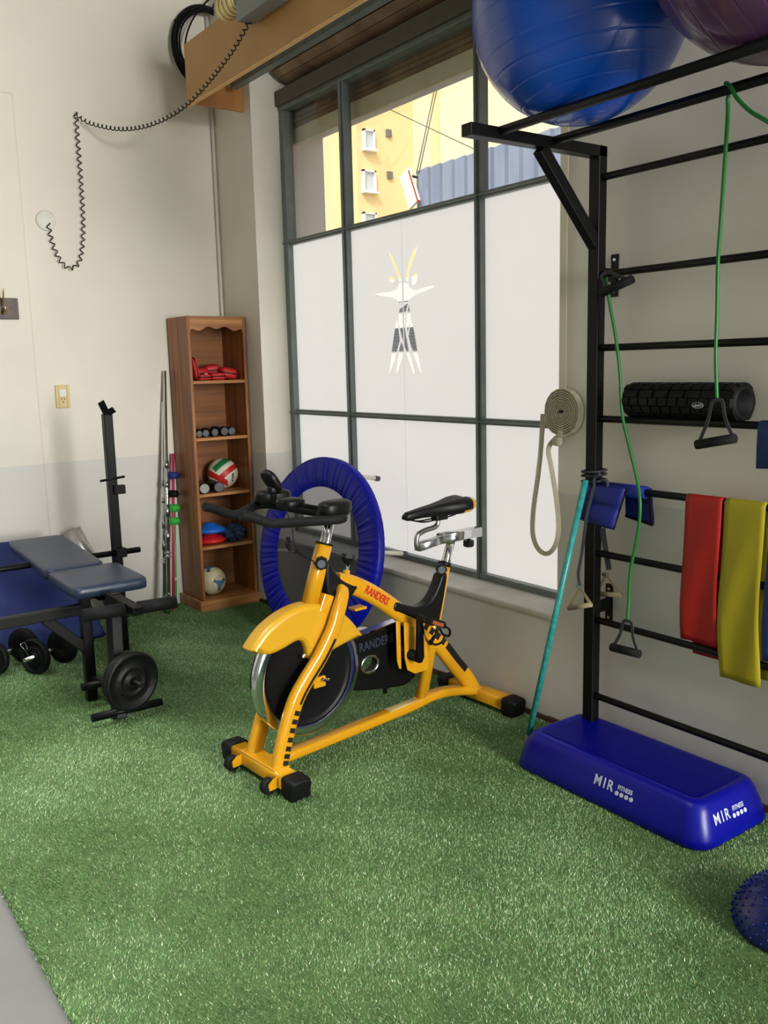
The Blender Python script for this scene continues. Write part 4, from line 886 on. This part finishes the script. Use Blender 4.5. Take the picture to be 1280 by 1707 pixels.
# ------------------------------------------------------------------ wall bars
RXp, RY = 2.700, 2.355
rk = empty('wall_bars', (RXp, RY, .14), 'black steel wall bar rack with overhead arm bolted to the window wall', 'wall bars')
K_ = lambda mb, name, m='black', **k: off(mb.build(name, m, **k), rk)
Y2 = 1.02
for yy in (RY, Y2):
    K_(MB().box((RXp-.022, yy-.025, .14), (RXp+.022, yy+.025, 2.385)), 'post', bevel=.003)
    K_(MB().box((2.052, yy-.025, 2.345), (RXp+.022, yy+.025, 2.385)), 'overhead_arm', bevel=.003)
    K_(MB().beam((2.395, yy, 2.345), (RXp-.01, yy, 2.03), .045, .04, (0, 1, 0)), 'diagonal_brace', bevel=.003)
    for zz in (1.925, .62):
        pl_ = K_(MB().box((WX-.006, yy-.012, zz-.08), (WX, yy+.022, zz+.08)), 'wall_plate')
        q = MB().box((RXp, yy-.006, zz-.025), (WX-.004, yy+.006, zz+.025)).build('bracket', 'black'); q.parent = rk; q.matrix_parent_inverse = Matrix.Translation(-rk.location)
        for dz in (-.06, .06): 
            s_ = MB().cyl((WX-.009, yy+.005, zz+dz), (WX-.005, yy+.005, zz+dz), .006, 10).build('screw', 'steel'); s_.parent = pl_
for z in (2.273, 1.922, 1.650, 1.380, 1.114, .850, .576, .257): K_(MB().cyl((RXp, RY-.01, z), (RXp, Y2, z), .0135, 18), 'rung')
for x, r_ in ((2.185, .0150), (2.445, .0150)): K_(MB().cyl((x, RY+.01, 2.372), (x, Y2, 2.372), r_, 18), 'top_bar')
# gym balls on the top bars
def gymball(c, r, m, label, axis, nr=9, valve=None):
    o = bpy.data.objects.new('gym_ball', None); COL.objects.link(o); o.location = c; tag(o, label, 'gym ball', 'gym balls on top of the rack')
    axis = Vector(axis).normalized(); ml = zto((0, 0, 0), axis); prof = []; n = 420
    for i in range(n+1):
        a = -PI/2+PI*i/n; h = a/PI*nr*2; gr = .0016*math.exp(-((((h+.5) % 1)-.5)/.035)**2)
        prof.append(((r-gr)*math.cos(a)*1.0, (r-gr)*math.sin(a)))
    MB().lathe(prof, ml, 80).build('shell', m, o)
    p = axis*-r
    MB().lathe([(0, .001), (.012, .001), (.014, -.002)], zto(p, -axis), 16).build('valve', 'grey_rub', o)
    MB().tube([zto(p+axis*.0085, -axis) @ Vector((0.075*math.cos(2*PI*i/32), .075*math.sin(2*PI*i/32), 0)) for i in range(32)], .0012, 5, closed=True).build('valve_ring', m, o)
    return o
gymball((2.315, 2.105, 2.372+math.sqrt((.342+.015)**2-.13**2)), .342, 'ballblue', 'large shiny blue exercise ball resting on top of the rack', (-.10, .10, 1))
gymball((2.315, 1.395, 2.372+math.sqrt((.365+.015)**2-.13**2)), .365, 'ballpurple', 'dark purple exercise ball on top of the rack beside the blue one', (.25, -.9, .5))
# foam roller on the fourth rung
fr = bpy.data.objects.new('foam_roller', None); COL.objects.link(fr); FRr = .068
fcx = WX-FRr-.004; fr.location = (fcx, 1.975, 1.380+math.sqrt((FRr+.0135)**2-(fcx-RXp)**2)); tag(fr, 'black ribbed hollow massage roller lying on a rung of the rack', 'foam roller')
LR = .235
MB().lathe([(.048, -LR), (.060, -LR), (.060, LR), (.048, LR), (.045, LR), (.045, -LR), (.048, -LR)], zto((0, 0, 0), (0, 1, 0)), 48).build('core', 'rubber', fr)
tr_ = MB(); rows = 14
for i in range(rows):
    a0 = 2*PI*i/rows; wide = (i % 3 == 0)
    segs = 7 if wide else 11
    for j in range(segs):
        y0 = -LR+.004+(2*LR-.008)*(j+.0+(.25 if i % 2 else 0)*(not wide))/segs; y1 = y0+(2*LR-.008)/segs*.82
        y1 = min(y1, LR-.002); da = 2*PI/rows*.44; vs_ = []
        for y in (y0, y1):
            for a in (a0-da, a0-da*.3, a0+da*.3, a0+da):
                for rr_ in (.0595, FRr): vs_.append((rr_*math.cos(a), y, rr_*math.sin(a)))
        fs = []
        for q in range(3): fs += [(2*q+1, 2*q+3, 8+2*q+3, 8+2*q+1), (2*q, 2*q+2, 2*q+3, 2*q+1), (8+2*q, 8+2*q+1, 8+2*q+3, 8+2*q+2)]
        fs += [(0, 1, 9, 8), (6, 14, 15, 7)]; tr_.add(vs_, fs)
t_ = tr_.build('tread_blocks', 'rubber', fr); t_['kind'] = 'stuff'
ld = (CAM-(fr.location+Vector((0, -.12, 0)))); ldir = Vector((ld.x, 0, -.35)).normalized()
lm = frame(Vector((0, -.10, 0))+ldir*(FRr+.0012), (0, 1, 0), ldir.cross(Vector((0, 1, 0))), ldir)
lg_ = MB().tube([lm @ Vector((.021*math.cos(2*PI*i/32), .010*math.sin(2*PI*i/32), 0)) for i in range(32)], .0009, 5, closed=True).build('logo_oval', 'white_ink', fr)
text('lettering', 'GMP', .013, 'white_ink', lm, lg_, ext=.0004, bold=.0002, sx=1.2)

# resistance tubes with handles
def tube_handle(o, top, gl, gr, name='handle'):
    top, gl, gr = Vector(top), Vector(gl), Vector(gr); d = (gr-gl).normalized()
    h = MB().cyl(gl-d*.004, gr+d*.004, .0165, 18).build(name, 'foam', o)
    nrm = (top-gl).cross(d).normalized()
    MB().ribbon(cr([gl, gl.lerp(top, .5), top-d*.016-(top-gl).normalized()*.01, top, top+d*.016-(top-gr).normalized()*.01, gr.lerp(top, .5), gr], 5), .012, .003, [nrm]*31 and (d if False else nrm)).build('strap', 'strapg', h)
    return h
ga = bpy.data.objects.new('resistance_tube', None); COL.objects.link(ga); ga.location = at(1213, 150, 'x', 2.43); tag(ga, 'green resistance tube looped over the upper bar with its handle in front of the roller', 'resistance tube', 'green resistance tubes on the rack')
def G(o, pts, r=.0062, n=6): off(MB().tube(cr(pts, n), r, 12).build('latex_tube', 'green'), o)
G(ga, [at(1195, 668, 'x', 2.655), at(1193, 590, 'x', 2.655), at(1195, 520, 'x', 2.655), at(1197, 430, 'x', 2.64), at(1204, 330, 'x', 2.60), at(1210, 240, 'x', 2.54), at(1213, 190, 'x', 2.47), at(1213, 165, 'x', 2.445), Vector((2.462, at(1211, 150, 'x', 2.45).y, 2.372)), Vector((2.445, at(1211, 150, 'x', 2.45).y, 2.391)), Vector((2.425, at(1217, 150, 'x', 2.425).y, 2.372)), at(1228, 163, 'x', 2.42), at(1250, 185, 'x', 2.42), at(1280, 203, 'x', 2.42), at(1320, 228, 'x', 2.42)])
def H(o, a, b, c, x):
    tmp = bpy.data.objects.new('x', None)
    h = tube_handle(None, at(*a, 'x', x), at(*b, 'x', x), at(*c, 'x', x)); 
    for ch in list(bpy.data.objects):
        if ch.parent == h: pass
    off(h, o); return h
H(ga, (1195, 667), (1163, 741), (1223, 731), 2.645)
gb = bpy.data.objects.new('resistance_tube', None); COL.objects.link(gb); gb.location = at(1030, 600, 'x', 2.675); tag(gb, 'green resistance tube hanging along the rack post with its handle near the lower rungs', 'resistance tube', 'green resistance tubes on the rack')
G(gb, [at(1010, 462, 'x', 2.676), at(1014, 495, 'x', 2.676), at(1025, 555, 'x', 2.676), at(1033, 620, 'x', 2.676), at(1037, 690, 'x', 2.676), at(1050, 750, 'x', 2.676), at(1062, 800, 'x', 2.674), at(1067, 845, 'x', 2.655), at(1062, 895, 'x', 2.662), at(1051, 950, 'x', 2.668), at(1048, 1000, 'x', 2.668), at(1046, 1038, 'x', 2.66)])
H(gb, (1046, 1035), (1021, 1079), (1064, 1090), 2.655)
H(gb, (1008, 455), (1004, 488), (1052, 466), 2.662)

# stretch bands over the fifth rung
def band(name, y0, y1, zf, zb, m, label, wav=.004, zf2=None):
    n = 30; mb = MB(); R_ = .0150; path = []
    for i in range(22): t = i/21; path.append((RXp-R_-.001-.012*math.sin(t*PI)*.6, zf+(1.114-zf)*t))
    for i in range(1, 10): a = PI-PI*i/10; path.append((RXp+(R_+.001)*math.cos(a), 1.114+(R_+.001)*math.sin(a)))
    for i in range(15): t = i/14; path.append((RXp+R_+.001+.02*t*0, 1.114+(zb-1.114)*t))
    vs_ = []; ns = 9
    for i, (x, z) in enumerate(path):
        for j in range(ns):
            s = j/(ns-1); k = max(0, 1.114-z); fw_ = i < 22
            zz = z+((zf2-zf)*s*(1-i/21) if (fw_ and zf2) else 0)
            y = y1+(y0-y1)*s+wav*k*4*math.sin(z*9+s)*(1 if fw_ else .3)+(0 if fw_ else -.045*k)
            vs_.append((x-(wav*math.sin(s*7+z*11)*min(1, k*3) if fw_ else -wav*.3), y, zz))
    mb.add(vs_, [(i*ns+j, (i+1)*ns+j, (i+1)*ns+j+1, i*ns+j+1) for i in range(len(path)-1) for j in range(ns-1)], True)
    o = mb.build(name, m); md = o.modifiers.new('s', 'SOLIDIFY'); md.thickness = .0012; md.offset = 0
    return tag(o, label, 'exercise band', 'flat exercise bands on the fifth rung')
band('exercise_band', 1.920, 1.775, .600, .545, 'band_red', 'red flat latex band draped over a rung of the rack')
band('exercise_band', 1.765, 1.615, .500, .520, 'band_yel', 'yellow flat latex band draped between the red and the blue one')
band('exercise_band', 1.600, 1.440, .60, .50, 'band_blue', 'dark blue flat latex band at the right edge, beside the yellow one')
bk2 = MB(); ya, yb = 1.655, 1.50
for i in range(13):
    pass
pth = [(RXp-.017, 1.24), (RXp-.019, 1.31), (RXp-.017, 1.375), (RXp-.012, 1.392), (RXp, 1.397), (RXp+.014, 1.39), (RXp+.017, 1.36), (RXp+.018, 1.28)]
bk2.add([(x, y, z+(.0 if y == ya else .01)) for x, z in pth for y in (ya, yb)], [(2*i, 2*i+1, 2*i+3, 2*i+2) for i in range(len(pth)-1)], True)
o = bk2.build('exercise_band', 'band_blue'); o.modifiers.new('s', 'SOLIDIFY').thickness = .002
tag(o, 'blue flat band folded over the rung level with the roller, at the right edge', 'exercise band')
# blue padded weight folded over the fifth rung by the post
pw = bpy.data.objects.new('ankle_weight', None); COL.objects.link(pw); pw.location = (RXp, 2.22, 1.114); tag(pw, 'blue padded wrap weight folded over the rung next to the rack post', 'ankle weight')
def flap(x0, x1, ytop, ybot, zb, bulge, nm):
    nn = 14; mm = 12; vs_ = []
    for i in range(nn+1):
        t = i/nn
        for j in range(mm+1):
            s = j/mm; y = (ytop[0]*(1-t)+ybot[0]*t)*(1-s)+(ytop[1]*(1-t)+ybot[1]*t)*s
            z = .012-(.012-zb)*t; x = x0+(x1-x0)*t; b_ = bulge*abs(math.sin(PI*s))**.5*abs(math.sin(PI*(t*2 % 1)))**.5
            vs_.append((x-b_, y, z-.02*s*t))
    m2 = MB().add(vs_, [(i*(mm+1)+j, (i+1)*(mm+1)+j, (i+1)*(mm+1)+j+1, i*(mm+1)+j+1) for i in range(nn) for j in range(mm)], True)
    o2 = m2.build(nm, 'padblue', pw); md = o2.modifiers.new('s', 'SOLIDIFY'); md.thickness = .010; md.offset = 1
    e = [vs_[i*(mm+1)+mm] for i in range(nn+1)]+[vs_[nn*(mm+1)+j] for j in range(mm, -1, -1)]
    MB().tube([Vector(p)+Vector((-.001, 0, 0)) for p in e], .0055, 6).build('edge_binding', 'black2', o2)
flap(-.024, -.045, (.128, -.045), (.165, -.005), -.125, .014, 'front_flap')
flap(.022, .030, (-.0, -.115), (.0, -.125), -.105, -.008, 'rear_flap')
MB().tube([(-.0, .128, .0), (0, -.118, .0)], .0245, 16).build('fold', 'padblue', pw)
# suspension straps tied round the post
su = bpy.data.objects.new('suspension_straps', None); COL.objects.link(su); su.location = (RXp, RY, 1.16); tag(su, 'black strap trainer tied round the rack post with two tan stirrup handles', 'straps')
for k, z in enumerate((.0, -.022, .016)):
    MB().tube(cr([(-.030, -.034, z), (.030, -.036, z+.004), (.032, .034, z), (-.031, .034, z-.004)], 6, True), .005, 8, closed=True).build('post_wrap', 'strapg', su)
S = lambda px, py, x: at(px, py, 'x', x)-su.location
MB().tube(cr([S(1003, 800, 2.66), S(1012, 803, 2.66), S(1010, 815, 2.665), S(995, 830, 2.655), S(990, 800, 2.66), S(1000, 790, 2.66)], 6), .006, 8).build('knot', 'strapg', su)
def stirrup(path, a, b, c, x, w_):
    MB().ribbon(cr([S(*q) for q in path], 5), w_, .004, (1, .3, 0)).build('webbing', 'strapg', su)
    A, B_, C_ = S(*a, x), S(*b, x), S(*c, x)
    h = MB().cyl(B_, C_, .010, 14).build('handle', 'tan', su)
    MB().ribbon([B_, A, C_], .014, .003, (1, .3, 0)).build('sling', 'tan', h); MB().box(tuple(A+Vector((-.012, -.010, -.004))), tuple(A+Vector((.006, .010, .008)))).build('buckle', 'steel', h)
stirrup([(990, 812, 2.655), (978, 860, 2.63), (970, 920, 2.63), (964, 955, 2.63), (966, 975, 2.63)], (966, 978), (948, 1014), (985, 1008), 2.63, .012)
stirrup([(1004, 880, 2.715), (1010, 920, 2.715), (1015, 950, 2.715)], (1010, 958), (993, 990), (1035, 992), 2.73, .022)

# shutter belt with its coil
bt = bpy.data.objects.new('shutter_belt', None); COL.objects.link(bt); cB = at(939, 686, 'x', 2.79); bt.location = (2.79, cB.y, cB.z); tag(bt, 'cream woven shutter belt hanging beside the window with a wound coil and a loop', 'belt')
T_ = lambda px, py, x=2.785: at(px, py, 'x', x)-bt.location
spi = []
for i in range(160):
    a = i/160*2*PI*9; r_ = .016+.085*i/160; spi.append(Vector((0, r_*math.cos(a), r_*math.sin(a))))
cbm = MB(); cbm.sweep(spi, [(-.016, -.0024), (.016, -.0024), (.016, .0024), (-.016, .0024)], upv=[Vector((0, p.y, p.z)).normalized() for p in spi], smooth=False); cbm.build('coil', 'cotton', bt)
MB().ribbon(cr([T_(944, 150), T_(941, 300), T_(939, 450), T_(938, 600), T_(937, 700), T_(936, 722)], 5), .032, .003, (1, .2, 0)).build('hanging_strap', 'cotton', bt)
MB().ribbon(cr([T_(905, 690), T_(902, 740), T_(897, 790), T_(889, 850), T_(888, 890), T_(897, 915), T_(912, 923), T_(925, 910), T_(931, 880), T_(927, 830), T_(919, 780), T_(914, 750), T_(922, 735), T_(936, 724)], 6), .021, .003, [Vector((.6, .8, 0))]*79).build('loop_strap', 'cotton', bt)
MB().blob(T_(929, 735), (.016, .022, .022), .7, .7).build('knot', 'cotton', bt); MB().blob(T_(936, 722), (.014, .018, .018), .7, .7).build('knot', 'cotton', bt)
MB().cyl((.022, 0, .0), (-.022, 0, 0), .006, 8).build('holder_pin', 'black2', bt)
# aqua pole leaning on the post
ap = bpy.data.objects.new('aqua_pole', None); COL.objects.link(ap); a0 = at(873, 1262, 'z', .0); ap.location = a0; a1_ = at(976, 800, 'x', 2.645)-a0; tag(ap, 'patterned aqua pole with grey tip leaning against the rack post', 'pole')
MB().cyl(a1_*.085, a1_, .0125, 16).build('pole', 'aqua', ap); MB().cyl((0, 0, 0), a1_*.09, .0115, 16).build('tip', 'grey_rub', ap)

# ------------------------------------------------------------------ step platform
sx0, sx1, sy0, sy1, SH = 2.375, 2.790, 1.60, 2.475, .150
stp = empty('step_platform', ((sx0+sx1)/2, (sy0+sy1)/2, 0), 'bright blue plastic aerobic step with white lettering lying by the wall', 'step')
def rr(x0, x1, y0, y1, c, n=8):
    out = []
    for cx, cy, t0 in ((x1-c, y1-c, 0), (x0+c, y1-c, PI/2), (x0+c, y0+c, PI), (x1-c, y0+c, 1.5*PI)):
        out += [(cx+c*math.cos(t0+PI/2*i/n), cy+c*math.sin(t0+PI/2*i/n)) for i in range(n+1)]
    return out
lay = [(0.004, .0, .075), (.012, -.004, .075), (.035, 0, .075), (.06, .006, .072), (.12, .028, .062), (.138, .038, .056), (.146, .048, .050), (.1495, .058, .045), (.149, .070, .04), (.147, .074, .04), (.147, .16, .02)]
vs_ = []; n_ = 36
for z, ins, c in lay: vs_ += [(x, y, z) for x, y in rr(sx0+ins, sx1-ins, sy0+ins, sy1-ins, c)]
fs = [(k*n_+i, k*n_+(i+1) % n_, (k+1)*n_+(i+1) % n_, (k+1)*n_+i) for k in range(len(lay)-1) for i in range(n_)]
fs += [tuple((len(lay)-1)*n_+i for i in range(n_)), tuple(range(n_))[::-1]]
off(MB().add(vs_, fs, True).build('body', 'stepblue'), stp)
rb_ = MB(); k = 0; x = sx0+.082
while x < sx1-.08:
    rb_.box((x, sy0+.085, .1465), (x+.0035, sy1-.085, .1496)); x += .0075
r_o = off(rb_.build('grip_ribs', 'stepblue'), stp); r_o['kind'] = 'stuff'
def side_logo(org, xdir, ndir, sc):
    xd = Vector(xdir).normalized(); nd = Vector(ndir).normalized(); yd = nd.cross(xd)
    m = frame(org, xd, yd, nd)
    for q in (text('lettering', 'MIR', .050*sc, 'white_ink', m @ Matrix.Translation((-.034*sc, 0, 0)), None, bold=.0005*sc, sx=.86, gap=1.32), text('lettering', 'FITNESS', .0215*sc, 'white_ink', m @ Matrix.Translation((.056*sc, .0075*sc, 0)), None, bold=.0004, sx=.80)): off(q, stp)
    for i in range(4):
        c = m @ Vector(((.027+i*.020)*sc, -.013*sc, .0)); off(MB().cyl(c-nd*.001, c+nd*.0010, .0075*sc, 16).build('logo_dot', 'white_ink'), stp)
# front long side (faces -x), short side (faces -y)
nl = Vector((-.06, 0, .022)).normalized()
side_logo((sx0+.0165, 1.985, .0905), (0, -1, 0), nl, 1.05)
side_logo((2.545, sy0+.0165, .088), (1, 0, 0), Vector((0, -.06, .022)).normalized(), 1.05)
# spiky dome
dm = bpy.data.objects.new('spiky_dome', None); COL.objects.link(dm); dc = Vector((2.262, 1.215, 0)); dm.location = dc; tag(dm, 'dark blue spiky half ball on the turf at the right edge', 'massage ball')
DR = .168
def dpt(th, ph, k=1): return Vector((DR*k*math.cos(ph)*math.cos(th), DR*k*math.cos(ph)*math.sin(th), .012+.138*k*math.sin(ph)))
MB().lathe([(0, .0), (DR*.9, 0), (DR*.99, .006)]+[(DR*math.cos(p), .012+.138*math.sin(p)) for p in [PI/2*i/16 for i in range(17)]], None, 56).build('dome', 'spiky', dm)
sp_ = MB()
for j in range(1, 12):
    ph = PI/2*(j-.3)/12; n_ = max(4, int(34*math.cos(ph)))
    for i in range(n_):
        th = 2*PI*(i+.5*(j % 2))/n_; a = dpt(th, ph, .99); b = dpt(th, ph, 1.045); sp_.sweep([a, a.lerp(b, .7), b], circ(.0042, .0042, 6), scales=[1, .7, .35])
q_ = sp_.build('spikes', 'spiky', dm); q_['kind'] = 'stuff'
